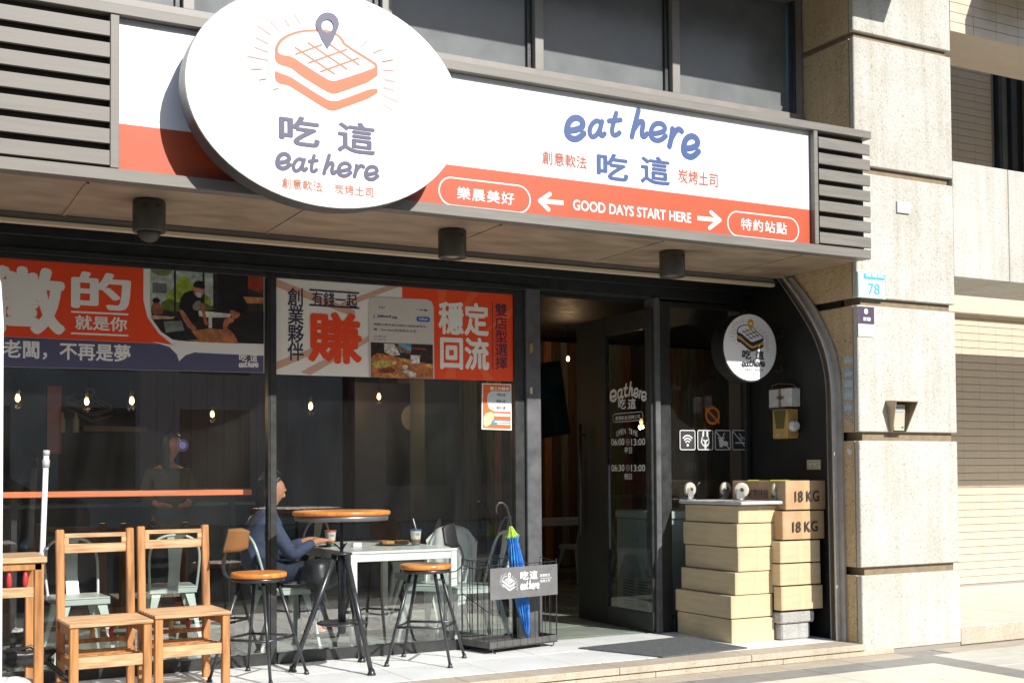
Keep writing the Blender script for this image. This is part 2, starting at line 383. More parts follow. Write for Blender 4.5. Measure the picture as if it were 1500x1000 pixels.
WIN2 = mat('grey_window_film', (.175, .182, .18), .2, var=.16, scale=4, spec=.22, col2=(.14, .148, .15), bump=.03, bscale=120)
WIN2F = mat('window_frame_bronze', (.23, .21, .185), .45, 0, var=.15, scale=5)
WHITEV = mat('white_vinyl', (.80, .80, .80), .35, var=.03, scale=2)
ORANGE = mat('orange_vinyl', (.46, .070, .018), .5, var=.06, scale=3)
BLUEV = mat('blue_vinyl', (.032, .074, .21), .5)
SLATE = mat('slate_vinyl', (.066, .062, .115), .5)
CORAL = mat('coral_vinyl', (.50, .115, .036), .5)
TILE = mat('paving_tile', srgb(234, 228, 208, .88), .48, var=.12, scale=2.5, bump=.08, bscale=30, stretch=(1, 3, 1))
TILEG = mat('grey_paving_tile', srgb(160, 157, 150, .78), .5, var=.2, scale=4, bump=.08, bscale=40, stretch=(1, 3, 1))
TILEP = mat('pale_grey_tile', srgb(220, 216, 203, .84), .5, var=.15, scale=3, bump=.08, bscale=40, stretch=(1, 3, 1))
SLABT = mat('white_floor_tile', (.83, .83, .80), .30, var=.05, scale=2)
GROUT = mat('grout', (.30, .28, .25), .9, var=.2, scale=10)
GLASS = glass_mat('clear_glass', (.965, .98, .97))
GLASSD = glass_mat('door_glass', (.92, .95, .94))
WOOD = mat('chair_beech', srgb(206, 144, 86, .80), .45, var=.3, scale=4, bump=.1, stretch=(9, 9, .8), col2=srgb(150, 102, 60, .76))
WOODX = mat('seat_beech', srgb(218, 180, 136, .82), .5, var=.3, scale=7, bump=.2, stretch=(.8, 12, 9), col2=srgb(176, 128, 86, .76))
STOOLW = mat('stool_wood', srgb(224, 148, 70, .85), .30, var=.2, scale=4, stretch=(1, 10, 4), col2=srgb(204, 118, 44, .8))
GUNM = mat('gunmetal', (.05, .052, .057), .30, .45, var=.15, scale=20)
STEELB = mat('black_steel', (.035, .036, .038), .4, .2, var=.2, scale=20)
CARD = mat('cardboard', srgb(226, 202, 160, .78), .8, var=.10, scale=4, bump=.35, bscale=4, stretch=(1, 1, 6), col2=srgb(212, 194, 158, .74))
CARD2 = mat('brown_cardboard', srgb(216, 184, 146, .72), .78, var=.10, scale=5, bump=.05, bscale=50, col2=srgb(204, 160, 112, .70))
TAPE = mat('packing_tape', srgb(224, 206, 166, .78), .4)
TOLIX = mat('pale_green_metal', srgb(206, 218, 212, .88), .32, .1, var=.08, scale=4)
CREAM = mat('cream_strip', srgb(236, 220, 192, .78), .4)
INK = mat('black_ink', (.03, .03, .035), .5)
STEEL = mat('brushed_steel', (.50, .50, .50), .28, .85, var=.15, scale=12)
WALLT = mat('wall_tile', (.60, .50, .385), .42, var=.08, scale=7, bump=.04, col2=(.55, .45, .34))

# ============================================================ GROUND
GZ = -.09
gb = B(); gb.face([(-150, -150, GZ-.03), (150, -150, GZ-.03), (150, 150, GZ-.03), (-150, 150, GZ-.03)]); struct(gb.add('ground', mat('asphalt_ground', (.07, .07, .068), .9, var=.25, scale=3, bump=.2, bscale=90)))
gr = B(); gr.box(-6, 14, -5.2, -.5, GZ-.028, GZ-.006); pav = struct(gr.add('pavement', GROUT, fix=False))
tl = {}
def tile(kind, m, x0, x1, y0, y1, top=GZ, parent=pav, th=.02, name='paving_tile'):
    k = (kind, round(x1-x0, 3), round(y1-y0, 3))
    if k not in tl:
        a, b = (x1-x0)/2-.0025, (y1-y0)/2-.0025
        o = B().box(-a, a, -b, b, -th, 0, bev=.002).add(name, m, parent, fix=False); o.location = ((x0+x1)/2, (y0+y1)/2, top); tl[k] = o
    else: share(tl[k], parent, ((x0+x1)/2, (y0+y1)/2, top+random.uniform(-.0006, .0006)))
for i in range(12):   # granite band against the step, grey band, field tiles
    x = -.9+i*.6
    if x < 4.3: tile('pink', STEP, x, min(x+.6, 4.9), -1.58, -1.36)
for i in range(12):
    x = -.6+i*.5
    if x < 4.4: tile('grey', TILEG, x, x+.5, -1.86, -1.58)
for i in range(10):
    for j in range(4):
        x = -.6+i*.5; tile('field', TILE, x, x+.5, -2.36-j*.5, -1.86-j*.5)
for j in range(6):    # the grey band turns towards the street
    tile('grey2', TILEG, 4.4, 4.68, -2.08-j*.5, -1.58-j*.5)
for i in range(10):
    tile('pink2', STEP, 4.9+i*.6, 5.5+i*.6, -1.58, -1.36)
for i in range(12):
    for j in range(6): tile('pale', TILEP, 4.68+i*.6, 5.28+i*.6, -2.18-j*.6, -1.58-j*.6)
# raised terrace in front of the shop
ter = B(); ter.box(-6, 5.25, -1.345, 0, GZ-.02, -.012); struct(ter.add('terrace', mat('terrace_core', (.3, .27, .22), .9), fix=False)); ter = bpy.data.objects['terrace']
for i in range(7):
    x0 = -3.6+i*1.12; x1 = min(x0+1.117, 4.215)
    B().box(x0, x1, -1.375, -1.125, -.046, .0, bev=.004).add('edge_slab', STEP, ter, fix=False)
    B().box(x0+.3, min(x1+.3, 5.3), -1.362, -1.30, -.092, -.052, bev=.004).add('riser_slab', STEP, ter, fix=False)
for i in range(14):
    for j in range(2):
        x0 = -3.6+i*.6; x1 = min(x0+.6, 4.2 if x0 > 3.5 else 99)
        if x0 < 4.15: tile('slab%d' % (i == 13), SLABT, x0, x1, -1.12+j*.56, -.56+j*.56, top=0, parent=ter, th=.012, name='floor_tile')
# platform to the right of the pillar
rp = B().box(5.3, 14, -1.28, 1.1, GZ, .03); rp = struct(rp.add('side_platform', GROUT, fix=False))
B().box(5.3, 12, -1.31, -1.283, GZ, .045, bev=.003).add('riser_slab', STEP, rp, fix=False)
for i in range(9):
    for j in range(4): tile('plat', TILE, 5.3+i*.6+(j % 2)*0, 5.9+i*.6, -1.28+j*.6, -.68+j*.6, top=.05, parent=rp, th=.018)

# ============================================================ PILLAR
pil = thing('stone_pillar', 'cream speckled granite pillar at the right corner of the shop carrying the house number', 'pillar', (4.7, -1.0, GZ))
bx('core', mat('pillar_core', srgb(170, 150, 120, .6), .85, var=.2, scale=20), pil, 4.265, 5.22, -1.315, -.55, GZ, 2.93, bev=0)
bx('core', MATS['pillar_core'], pil, 4.235, 5.22, -1.315, -.55, 2.931, 7.5, bev=0)
AO = [(-.600, 2.93), (-.639, 2.894), (-.775, 2.758), (-.892, 2.633), (-1.021, 2.438), (-1.116, 2.267), (-1.165, 2.076), (-1.181, 1.784), (-1.185, 1.255), (-1.195, 0.0)]
def arch_y(z, A=AO):
    for (y0, z0), (y1, z1) in zip(A, A[1:]):
        if z1 <= z <= z0: return y0+(y1-y0)*(z0-z)/(z0-z1)
    return A[-1][0] if z < 0 else -.75
courses = [(GZ+.03, .514), (.576, 1.541), (1.609, 2.579), (2.640, 3.600), (3.660, 4.647), (4.697, 5.70), (5.76, 6.8)]
for z0, z1 in courses:
    px0 = 4.2 if z0 > 0 else 4.2
    B().box(4.2, 5.25, -1.355 if z0 < 0 else -1.35, -1.30, z0, z1, bev=.006).add('stone_slab', STONE, pil, fix=False)
    B().box(5.20, 5.247, -1.296, -.56, z0, z1, bev=.004).add('stone_slab', STONE, pil, fix=False)
    poly = [(-1.296, z0), (-1.296, z1)]
    if z1 < 3: zs = sorted({z1, z0}|{a[1] for a in AO if z0 < a[1] < z1}, reverse=True); poly += [(arch_y(z), z) for z in zs]
    elif z0 < 2.93: poly += [(-.58, z1), (-.58, 2.93)]+[(arch_y(z), z) for z in (2.894, 2.758, z0)]
    else: poly += [(-.76, z1), (-.76, z0)]
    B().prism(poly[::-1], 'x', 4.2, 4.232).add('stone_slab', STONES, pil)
# arch trim round the niche opening
AI = [(-.471, 2.90), (-.651, 2.697), (-.846, 2.457), (-.948, 2.283), (-.999, 2.143), (-1.027, 2.007), (-1.03, 1.791), (-1.038, .721), (-1.046, 0.0)]
arch = thing('arch_trim', 'brushed metal arch trim curving down the side of the granite pillar', 'metal trim', (4.18, -1.1, 0))
def arch_at(f, A):
    L = [0]
    for a, b in zip(A, A[1:]): L.append(L[-1]+math.dist(a, b))
    t = f*L[-1]
    for i in range(len(A)-1):
        if L[i+1] >= t-1e-9:
            k = (t-L[i])/(L[i+1]-L[i]); return (A[i][0]+(A[i+1][0]-A[i][0])*k, A[i][1]+(A[i+1][1]-A[i][1])*k)
    return A[-1]
AIs = chaikin(AI, 2, False); AOs = chaikin(AO[1:], 2, False)
def mixp(k, n=30):
    return [tuple(a*(1-k)+b*k for a, b in zip(arch_at(i/n, AIs), arch_at(i/n, AOs))) for i in range(n+1)]
def strip(A_, B_, x0, x1, name, m):
    b = B(); n = len(A_)
    for (xa, xb) in ((x0, x1),):
        for i in range(n-1):
            a, a2, c, c2 = A_[i], A_[i+1], B_[i], B_[i+1]
            b.face([(xa, *a), (xa, *a2), (xa, *c2), (xa, *c)]); b.face([(xb, *a), (xb, *c), (xb, *c2), (xb, *a2)])
            b.face([(xa, *a), (xb, *a), (xb, *a2), (xa, *a2)]); b.face([(xa, *c), (xa, *c2), (xb, *c2), (xb, *c)])
    return b.add(name, m, arch)
strip(mixp(0), mixp(.08), 4.165, 4.23, 'inner_lip', BRONZE)
strip(mixp(.085), mixp(.50), 4.190, 4.23, 'channel', mat('trim_brown', (.16, .125, .09), .4, 0, var=.2, scale=8))
strip(mixp(.50), mixp(.62), 4.150, 4.23, 'raised_rib', mat('rib_aluminium', (.50, .48, .45), .4, .15, var=.15, scale=14))
strip(mixp(.62), mixp(1), 4.180, 4.2, 'outer_flange', mat('trim_grey', (.33, .31, .285), .4, 0, var=.2, scale=8))
# niche behind the trim
nic = B(); nic.box(4.24, 4.262, -1.14, -.0, 0, 2.89); struct(nic.add('side_wall', BLACK, fix=False))

# ---------- right hand tiled building
wl = thing('tiled_wall', 'cream strip tiled wall set back behind the granite beam at far right', 'wall', (9, 1.3, 0))
bx('wall_core', mat('wall_joint', srgb(172, 166, 162, .7), .9), wl, 5.2, 12, 1.112, 1.5, .05, 7, bev=0)
tproto = None; tw, th_ = .268, .0806; tx0 = at(1439, 800, 1, 1.1).x-2*tw; tzb = at(1415, 703, 1, 1.1).z
def wtile(x0, x1, z0, z1):
    global tproto
    if tproto is None or abs(x1-x0-tw) > .001:
        o = B().box(-(x1-x0)/2+.0008, (x1-x0)/2-.0008, 0, .012, -th_/2+.0028, th_/2-.0028, bev=.001).add('wall_tile', WALLT, None, fix=False); o.parent = wl
        if abs(x1-x0-tw) < .001: tproto = o
        o.location = Vector(((x0+x1)/2, 1.1, (z0+z1)/2))-Vector((9, 1.3, 0))
    else: share(tproto, wl, Vector(((x0+x1)/2, 1.1+random.uniform(0, .0012), (z0+z1)/2))-Vector((9, 1.3, 0)))
nt_ = 0
for r in range(-15, 60):
    z0 = tzb+r*th_
    if z0 < .06 or z0 > 5.7: continue
    if 3.35 < z0 < 4.6: continue
    for c in range(0, 6 if z0 < 3.4 else 4):
        x0 = tx0+c*tw
        if z0 > 3.4 and x0+tw > 8.62: continue
        nt_ += 1
        if nt_ < 296: wtile(x0, x0+tw, z0, z0+th_)
tf = B(); r = 0; c1 = int((12-tx0)/tw)
for r in range(-16, 64):
    z0 = tzb+r*th_
    if z0 < .06: continue
    for c in range(-10, c1):
        x0 = tx0+c*tw
        done = not (3.35 < z0 < 4.6 or z0 > 5.7) and 0 <= c < (6 if z0 < 3.4 else 4) and not (z0 > 3.4 and x0+tw > 8.62)
        if done or x0 < 5.3 or (z0 > 3.62 and x0+tw > 8.66 and x0 < 11): continue
        tf.box(x0+.0008, x0+tw-.0008, 1.1, 1.1118, z0+.0028, z0+th_-.0028)
stuff(tf.add('tile_field', WALLT, wl, fix=False))
ledge = B().box(7.5, 12, 1.00, 1.098, 3.02, 3.24, bev=.004); ledge.add('ledge', mat('ledge_stone', srgb(224, 212, 190, .78), .6, var=.1, scale=10), wl, fix=False)
wz0 = 3.9
bx('window_opening', BLACK, wl, 8.66, 11, 1.085, 1.11, 3.7, 6.2, bev=0)
bx('window_frame', FRAME, wl, 8.66, 8.72, 1.04, 1.09, 3.7, 6.2)
bx('window_pane', WIN2, wl, 8.72, 8.84, 1.075, 1.083, 3.7, 6.2)
bx('window_frame', FRAME, wl, 8.84, 8.93, 1.02, 1.09, 3.7, 6.2)
bx('window_frame', BRONZE, wl, 9.10, 9.13, 1.02, 1.09, 3.7, 6.2)
for (za, zb, lab) in ((2.87, 3.808, 'low cream granite beam spanning from the pillar to the right edge'), (4.87, 9.5, 'upper cream tiled beam over the dark windows at top right')):
    bm_ = thing('stone_beam', lab, 'beam', (6.5, -1.1, za))
    if za < 4:
        bx('beam_block', STONE, bm_, 5.253, 5.9, -1.345, -.62, za, zb, bev=.004); bx('beam_block', STONE, bm_, 5.905, 15, -1.345, -.62, za, zb, bev=.004)
    else:
        bx('beam_core', WALLT, bm_, 5.253, 15, -1.335, -.75, za, zb, bev=0)
        for r in range(5):
            for c in range(7):
                B().box(5.256+c*tw, 5.256+(c+1)*tw-.003, -1.347, -1.335, za+r*.0806, za+(r+1)*.0806-.004, bev=.001).add('wall_tile', WALLT, bm_, fix=False)
# unseen storey slab shading the windows, plus a short one added to shade the beam
for x0, x1 in ((.95, 4.72), (5.62, 6.42)):
    tag(B().box(x0, x1, -2.0, -.9, 5.26, 5.45, bev=.01).add('unseen_slab', STONE, None, fix=False), 'wide balcony slab above the shop windows' if x0 < 4 else 'short unseen slab added to shade the beam at the right', 'balcony')
up = thing('upper_facade', 'dark upper facade above the long row of first floor windows', 'facade', (0, -.6, 5))
bx('wall', mat('upper_wall', srgb(150, 128, 104, .5), .8, var=.2), up, -6, 4.23, -.70, .5, 5.45, 7.5, bev=0)
# ============================================================ UPPER WINDOWS
uw = thing('upper_window', 'long row of dark grey first floor window panes above the awning', 'window', (1, -.7, 4))
zt, zb = 5.2, 4.19
bx('sill', WIN2F, uw, -6, 4.19, -.80, -.70, 3.95, 4.185)
bx('head_frame', WIN2F, uw, -6, 4.19, -.79, -.70, 5.10, 5.19)
xs = [-2.4, -.62, .585, 1.76, 2.955, 4.13]
mx = [at(277, 5, 1, -.75).x, at(566, 10, 1, -.75).x, at(788, 60, 1, -.75).x, at(988, 100, 1, -.75).x]
mx = [mx[0]-1.2]+mx+[4.16]
for i, x in enumerate(mx):
    bx('mullion', WIN2F, uw, x-.045 if i < 5 else x-.05, x+.025, -.79, -.715, 4.186, 5.099)
    if i < 5: bx('dark_rebate', FRAME, uw, x-.085, x-.046, -.745, -.705, 4.186, 5.099)
for a, b in zip(mx, mx[1:]): bx('pane', WIN2, uw, a+.026, b-.086, -.722, -.712, 4.186, 5.099, bev=0)
bx('side_frame', FRAME, uw, 4.09, 4.112, -.80, -.70, 4.186, 5.1)

# ============================================================ AWNING BOX
AY = -1.5; ax1 = 4.205
aw = thing('awning_box', 'bronze aluminium canopy box with louvre slats at both ends above the shopfront', 'awning', (1, -1.1, 2.9))
bx('bottom_rail', BRONZE, aw, -3.6, ax1, AY, -1.40, 2.905, 2.972)
bx('top_rail', BRONZE, aw, -3.6, ax1+.01, AY-.01, -1.38, 3.815, 3.872)
bx('backing', BRONZED, aw, -3.6, ax1-.02, -1.445, -1.36, 2.973, 3.812, bev=0)
bx('top_cover', BRONZE, aw, -3.6, 4.195, -1.379, -.81, 3.84, 3.86)
zl = [2.988+.1175*i for i in range(7)]
for z in zl:
    for (a, b) in ((-3.6, -1.325), (3.70, ax1)):
        p = B().prism([(AY, z), (AY+.012, z-.004), (AY+.052, z+.062), (AY+.045, z+.078), (AY, z+.078)], 'x', a, b); p.add('louvre_slat', BRONZE, aw)
bx('post', BRONZE, aw, -1.322, -1.275, AY-.003, -1.446, 2.974, 3.813); bx('post', BRONZE, aw, 3.652, 3.69, AY-.003, -1.446, 2.974, 3.813)
px_s = [-3.6, -2.2, -1.42, -.15, 1.12, 2.38, 3.62, 4.19]
for a, b in zip(px_s, px_s[1:]): bx('soffit_panel', SOFFIT, aw, a+.006, b-.006, -1.395, -.46, 2.905, 2.92, bev=.002)
bx('soffit_backing', BRONZE, aw, -3.6, 4.19, -1.395, -.46, 2.921, 2.93, bev=0)
for x in px_s[1:-1]: B().box(x-.012, x+.012, -1.38, -.47, 2.899, 2.904, bev=.002).add('cover_strip', SOFFIT, aw, fix=False)
sr = thing('shutter_rail', 'thin cream shutter rail running along the underside of the canopy', 'rail', (1, -.45, 2.85))
bx('rail_lip', CREAM, sr, -3.6, 4.14, -.475, -.425, 2.835, 2.862); bx('rail_box', BRONZE, sr, -3.6, 4.14, -.46, -.40, 2.863, 2.904)
# fascia sign
FY = -1.456; FP = Plane(1, FY)
fs_ = thing('fascia_sign', 'long white and orange fascia sign with blue eat here lettering on the canopy', 'sign', (1.2, FY, 3.4))
bx('sign_board', WHITEV, fs_, -1.272, 3.648, FY, FY+.01, 2.975, 3.812, bev=0)
s = Sheet(FP, 1); s.poly([(-1.27, 2.976), (3.647, 2.976), (3.647, 3.232), (-1.27, 3.232)], px=False); s.add(ORANGE, fs_, 'orange_band')
brush(FP, ((829, 173, 855, 204), (863, 177, 885, 201), (890, 176, 908, 200), (924, 176, 947, 202), (952, 181, 975, 206), (978, 188, 998, 216), (1000, 200, 1023, 230)), BLUEV, fs_, .27)
text('吃', FP, (874, 222, 920, 267), BLUEV, fs_, .035); text('這', FP, (938, 226, 981, 273), BLUEV, fs_, .03)
text('創意軟法', FP, (794, 220.5, 859, 248.5), ORANGE, fs_, .012); text('炭烤土司', FP, (993, 247, 1051, 275), ORANGE, fs_, .012)
text('樂晨美好', FP, (669, 273, 753, 301), WHITEV, fs_, .018, spacing=1.12); text('特約站點', FP, (1085, 319, 1152, 344), WHITEV, fs_, .018, spacing=1.12)
text('GOOD DAYS START HERE', FP, (839, 292, 1012, 327), WHITEV, fs_, .03)
# tilt of long texts follows the plane already; pills and arrows
def pill(l, t, r, b, wd):
    s = Sheet(FP, 2); u0, v1 = FP.uv(l, (t+b)/2)[0], FP.uv(l+12, t)[1]; u1, v0 = FP.uv(r, (t+b)/2)[0], FP.uv(r-12, b)[1]; s.rr(u0, v0, u1, v1, (v1-v0)/2-.001, wd, n=10); s.add(WHITEV, fs_, 'pill_outline')
pill(642, 258.5, 777, 313, .009); pill(1065, 309, 1170, 355, .009)
def arrow(pts, shaft):
    s = Sheet(FP, 2); s.line(shaft, .030, cap=False); s.line(pts, .028); s.add(WHITEV, fs_, 'arrow')
arrow([(805, 284.5), (790.5, 294.5), (803, 307)], [(825, 297.5), (793, 294.5)]); arrow([(1041, 311), (1054, 322.5), (1039, 334)], [(1021, 319.5), (1052, 322.5)])

# round sign on the canopy
RY = -1.72; RP = Plane(1, RY)
rc = Vector((-.148, RY, 3.452)); ra, rb_ = .826, .628
rs = thing('round_sign', 'large white oval sign with orange toast logo fixed in front of the canopy', 'sign', (rc.x, RY+.08, rc.z))
def ellcyl(a, b, y0, y1, c, n=72, cap=True, M=None):
    q = B(); P = [(c.x+a*cos(2*pi*i/n), c.z+b*sin(2*pi*i/n)) for i in range(n)]
    for i in range(n):
        j = (i+1) % n; q.v += [Vector((P[i][0], y0, P[i][1])), Vector((P[j][0], y0, P[j][1])), Vector((P[j][0], y1, P[j][1])), Vector((P[i][0], y1, P[i][1]))]
        k = len(q.v); q.f.append((k-4, k-3, k-2, k-1)); q.sm.append(True)
    if cap:
        q.face([(x, y0, z) for x, z in P][::-1]); q.face([(x, y1, z) for x, z in P])
    return q
ellcyl(ra, rb_, RY+.004, RY+.145, rc).add('rim', mat('sign_rim', (.13, .13, .13), .35, .4), rs)
ellcyl(ra-.004, rb_-.004, RY, RY+.003, rc).add('face', WHITEV, rs)
ellcyl(.3, .2, RY+.146, FY-.001, rc, 24).add('mount', STEELB, rs)
fnc = lambda x, y: RP.uv(250+x/3.125, y/3.125)
toast(RP, fnc, .010, CORAL, WHITEV, SLATE, rs, 1)
q3 = lambda l, t, r, b: (250+l/3.125, t/3.125, 250+r/3.125, b/3.125)
brush(RP, [q3(*b_) for b_ in ((485, 706, 545, 772), (560, 728, 620, 784), (630, 736, 668, 790), (698, 742, 755, 798), (765, 748, 824, 806), (835, 756, 882, 812), (890, 764, 947, 822))], SLATE, rs, .27)
text('吃', RP, q3(495, 520, 683, 680), SLATE, rs, .04); text('這', RP, q3(763, 548, 936, 715), SLATE, rs, .03)
text('創意軟法', RP, q3(508, 812, 693, 880), CORAL, rs, .010, spacing=1.1); text('炭烤土司', RP, q3(750, 840, 927, 905), CORAL, rs, .010, spacing=1.1)
# downlights
def downlight(x, y, lab, camera=False):
    t = thing('downlight', lab, 'lamp', (x, y, 2.9), 'lamps under the canopy')
    m = mat('lamp_grey', srgb(96, 92, 78, .5), .5, var=.2, scale=12)
    B().lathe([(.090, 2.899), (.093, 2.895), (.093, 2.725), (.089, 2.719), (.070, 2.719), (.066, 2.735), (.03, 2.735)], (x, y, 0), 32).add('housing', m, t)
    for k in (0, 1):
        for i in range(3):
            a = radians(-118+k*42+i*5); c = Vector((x+.0935*cos(a), y+.0935*sin(a), 2.86)); B().tube([c+Vector((-.004, 0, -.008)), c+Vector((.004, 0, .008))], .0022, 5).add('vent_slot', BLACK, t)
    B().lathe([(.062, 2.7335), (.05, 2.728), (.02, 2.724)], (x, y, 0), 24).add('lens', mat('lens_glass', srgb(190, 176, 160, .6), .15, spec=.8), t)
    if camera:
        B().lathe([(.066, 2.73), (.062, 2.70), (.045, 2.675), (.02, 2.662), (.004, 2.66)], (x, y, 0), 24).add('tilted_bezel', m, t)
    return t
downlight(at(224, 330, 2, 2.74).x-.0, -1.10, 'left cylindrical canopy lamp with a tilted rounded bezel below', True)
downlight(.905, -1.10, 'middle cylindrical canopy lamp hanging right of the oval sign'); downlight(2.66, -1.10, 'right cylindrical canopy lamp hanging above the doorway')

# ============================================================ SHOPFRONT
hd = thing('header_beam', 'black metal header beam running above the windows and the doorway', 'beam', (1, 0, 2.8))
bx('board', FRAME, hd, -3.6, 4.23, -.035, .10, 2.745, 2.90, bev=.004); bx('upper_step', FRAME, hd, -3.6, 4.23, -.07, -.036, 2.84, 2.90)
bx('lower_step', FRAME, hd, -3.6, 2.149, -.05, -.036, 2.725, 2.765)
cl = B().box(-3.6, 4.23, -.398, .2, 2.901, 2.95); struct(cl.add('recess_ceiling', BLACK, fix=False))
def glazed(name, lab, x0, x1, z0=.075, z1=2.725, fl=.035, fr=.035, sill=True, fm=FRAME):
    t = thing(name, lab, 'window', ((x0+x1)/2, 0, 0))
    bx('frame', fm, t, x0, x0+fl, -.03, .045, 0, z1); bx('frame', fm, t, x1-fr, x1, -.03, .045, 0, z1)
    bx('frame', fm, t, x0+fl+.001, x1-fr-.001, -.028, .043, z1-.035, z1); bx('sill', fm, t, x0+fl+.001, x1-fr-.001, -.045, .05, 0, z0)
    bx('pane', GLASS, t, x0+fl, x1-fr, .006, .009, z0, z1-.035, bev=0)
    return t
glazed('shop_window', 'left shop window with the red recruitment poster across its top', -3.4, .0, fr=.012)
glazed('shop_window', 'middle shop window behind the round bar table and stools', .002, 2.02, fl=.046, fr=.085)
glazed('shop_window', 'narrow shop window right of the door with wifi and no smoking stickers', 3.287, 4.23, z0=.12, fl=.11, fr=.05)
po = thing('door_post', 'wide dark door post with oval keyhole plate left of the doorway', 'post', (2.08, 0, 0))
bx('post', FRAMEG, po, 2.022, 2.149, -.06, .10, 0, 2.745, bev=.006)
PP = Plane(1, -.06)
kx, kz = PP.uv(778, 509); B().lathe([(.020, -.0665), (.023, -.0605)], (0, 0, 0), 20, axis='y', M=Matrix.Translation((kx, 0, kz)) @ Matrix.Diagonal((.8, 1, 1.9, 1))).add('lock_plate', mat('brass', srgb(214, 186, 110, .7), .3, .7), po)
kx, kz = PP.uv(778, 572); B().box(kx-.011, kx+.011, -.066, -.0605, kz-.025, kz+.025, bev=.003).add('lock_plate', mat('cream_plate', srgb(216, 206, 176, .75), .4), po, fix=False)
dj = thing('door_jamb', 'slim metal door jamb at the right side of the doorway', 'post', (3.25, 0, 0))
bx('jamb', FRAMEG, dj, 3.222, 3.272, -.065, .09, 0, 2.745, bev=.004)
# the open door leaf, x plane
DX = 3.215; dr = thing('glass_door', 'black framed glass door opened inward with white opening hours lettering', 'door', (DX, .05, 0))
DH = 2.66
ya_ = at(954.5, 700, 0, DX-.022).y; yb_ = at(888, 700, 0, DX-.022).y; yc_ = at(846, 700, 0, DX-.022).y
bx('stile', FRAME, dr, DX-.022, DX+.022, -.02, ya_, .012, DH); bx('stile', BLACK, dr, DX-.022, DX+.022, yb_, yc_, .012, DH)
bx('bottom_rail', FRAME, dr, DX-.021, DX+.021, ya_+.001, yb_-.001, .012, .16); bx('top_rail', FRAME, dr, DX-.021, DX+.021, ya_+.001, yb_-.001, 2.50, DH)
bx('pane', GLASSD, dr, DX-.003, DX+.003, ya_+.001, yb_-.001, .161, 2.499, bev=0)
bx('strike_plate', STEEL, dr, DX-.026, DX-.0225, yc_-.06, yc_-.03, 1.26, 1.36)
B().tube([(DX-.06, 1.02, .75), (DX-.06, 1.02, 1.75)], .013, 10).tube([(DX-.06, 1.02, .85), (DX-.02, 1.02, .85)], .009, 8).tube([(DX-.06, 1.02, 1.65), (DX-.02, 1.02, 1.65)], .009, 8).add('pull_bar', STEELB, dr)
DP = Plane(0, DX-.004); WL = mat('white_glass_lettering', (.78, .78, .76), .5, emis=0)
u0, v0 = DP.uv(893, 600); u1, _ = DP.uv(946, 590)
s = Sheet(DP, 1)
lt = [(894, 572, 903, 587), (905, 570, 913, 583), (914, 568, 919, 581), (921, 567, 928, 580), (929, 569, 935, 581), (936, 572, 940, 583), (940, 574, 947, 586)]
brush(DP, lt, WL, dr, .24)
def pilld(l, t, r, b, wd):
    a = DP.uv(l, (t+b)/2)[0]; c = DP.uv(r, (t+b)/2)[0]; e = DP.uv((l+r)/2, t)[1]; g = DP.uv((l+r)/2, b)[1]; s.rr(a, g, c, e, (e-g)/2-.001, wd, n=8)
pilld(898, 604, 942, 617, .005)
s.add(WL, dr, 'outline')
text('吃', DP, (906, 583, 917, 599), WL, dr, .03); text('這', DP, (920, 583, 932, 599), WL, dr, .03)
text('創意軟法·炭烤土司', DP, (902, 608, 938, 614), WL, dr, .015)
for i, ch in enumerate('OPEN TIME'):
    if ch == ' ': continue
    m_ = (i-4)/4; cx = 919+14*m_; yy = 631+4.0*m_*m_
    text(ch, DP, (cx-1.5, yy-4, cx+1.5 if ch != 'I' else cx+.3, yy+4), WL, dr, .01)
for yy, a, b in ((647, '06:00', '平日'), (685, '06:30', '假日')):
    text(a, DP, (896, yy-5, 915, yy+5), WL, dr, .02); text('13:00', DP, (925, yy-5, 945.5, yy+5), WL, dr, .02); text(b, DP, (915, yy+8, 926, yy+17), WL, dr, .02)
    q = Sheet(DP, 2); c = DP.uv(920, yy); q.ell(c[0], c[1], .030, .026, hole=.004); q.line([(918.5, yy), (921.5, yy)], .005); q.add(WL, dr, 'clock_symbol')

# ---------- posters on the glass
PG = Plane(1, -.006)
pw = flatm('poster_white', (238, 236, 230), .98); pr_ = flatm('poster_orange', (238, 74, 26), 1.0); pn = flatm('poster_navy', (86, 84, 112), 1.0); pnk = flatm('poster_navy_ink', (56, 50, 76), .9)
p1 = thing('window_poster', 'long orange and navy recruitment poster with a photo of two men on the left window', 'poster', (-1.6, 0, 2.3))
def quad(pl, pts, m, par, layer, name, smooth=0):
    q = Sheet(pl, layer); q.poly(pts, smooth=smooth); return q.add(m, par, name)
def LN(x, xa, ya, xb, yb): return ya+(yb-ya)*(x-xa)/(xb-xa)
T1 = lambda x: LN(x, 0, 372.5, 387, 400.5); M1 = lambda x: LN(x, 0, 493, 240, 505); E1 = lambda x: LN(x, 0, 537, 387, 546)
xa = -260
quad(PG, [(xa, T1(xa)), (387, T1(387)), (387, E1(387)), (xa, E1(xa))], pw, p1, 0, 'backing')
quad(PG, [(xa, T1(xa)+.3), (210, T1(210)+.3), (210, 440), (216, 465), (232, 488), (252, 504), (xa, M1(xa))], pr_, p1, 1, 'orange_field')
quad(PG, [(xa, M1(xa)+.5), (252, 504.5), (270, 511), (290, 516.5), (386, 521), (386, E1(386)-.3), (xa, E1(xa)-.3)], pn, p1, 1.2, 'navy_band')
quad(PG, [(222, 500), (252, 505), (292, 512), (386, 515.5), (386, 521), (285, 516), (272, 520), (262, 529), (259, 519), (248, 508)], pw, p1, 1.6, 'speech_tail')
text('徵', PG, (-24, 386, 96, 492), pw, p1, .055, layer=2); text('的', PG, (104, 396, 192, 456), pw, p1, .045, layer=2)
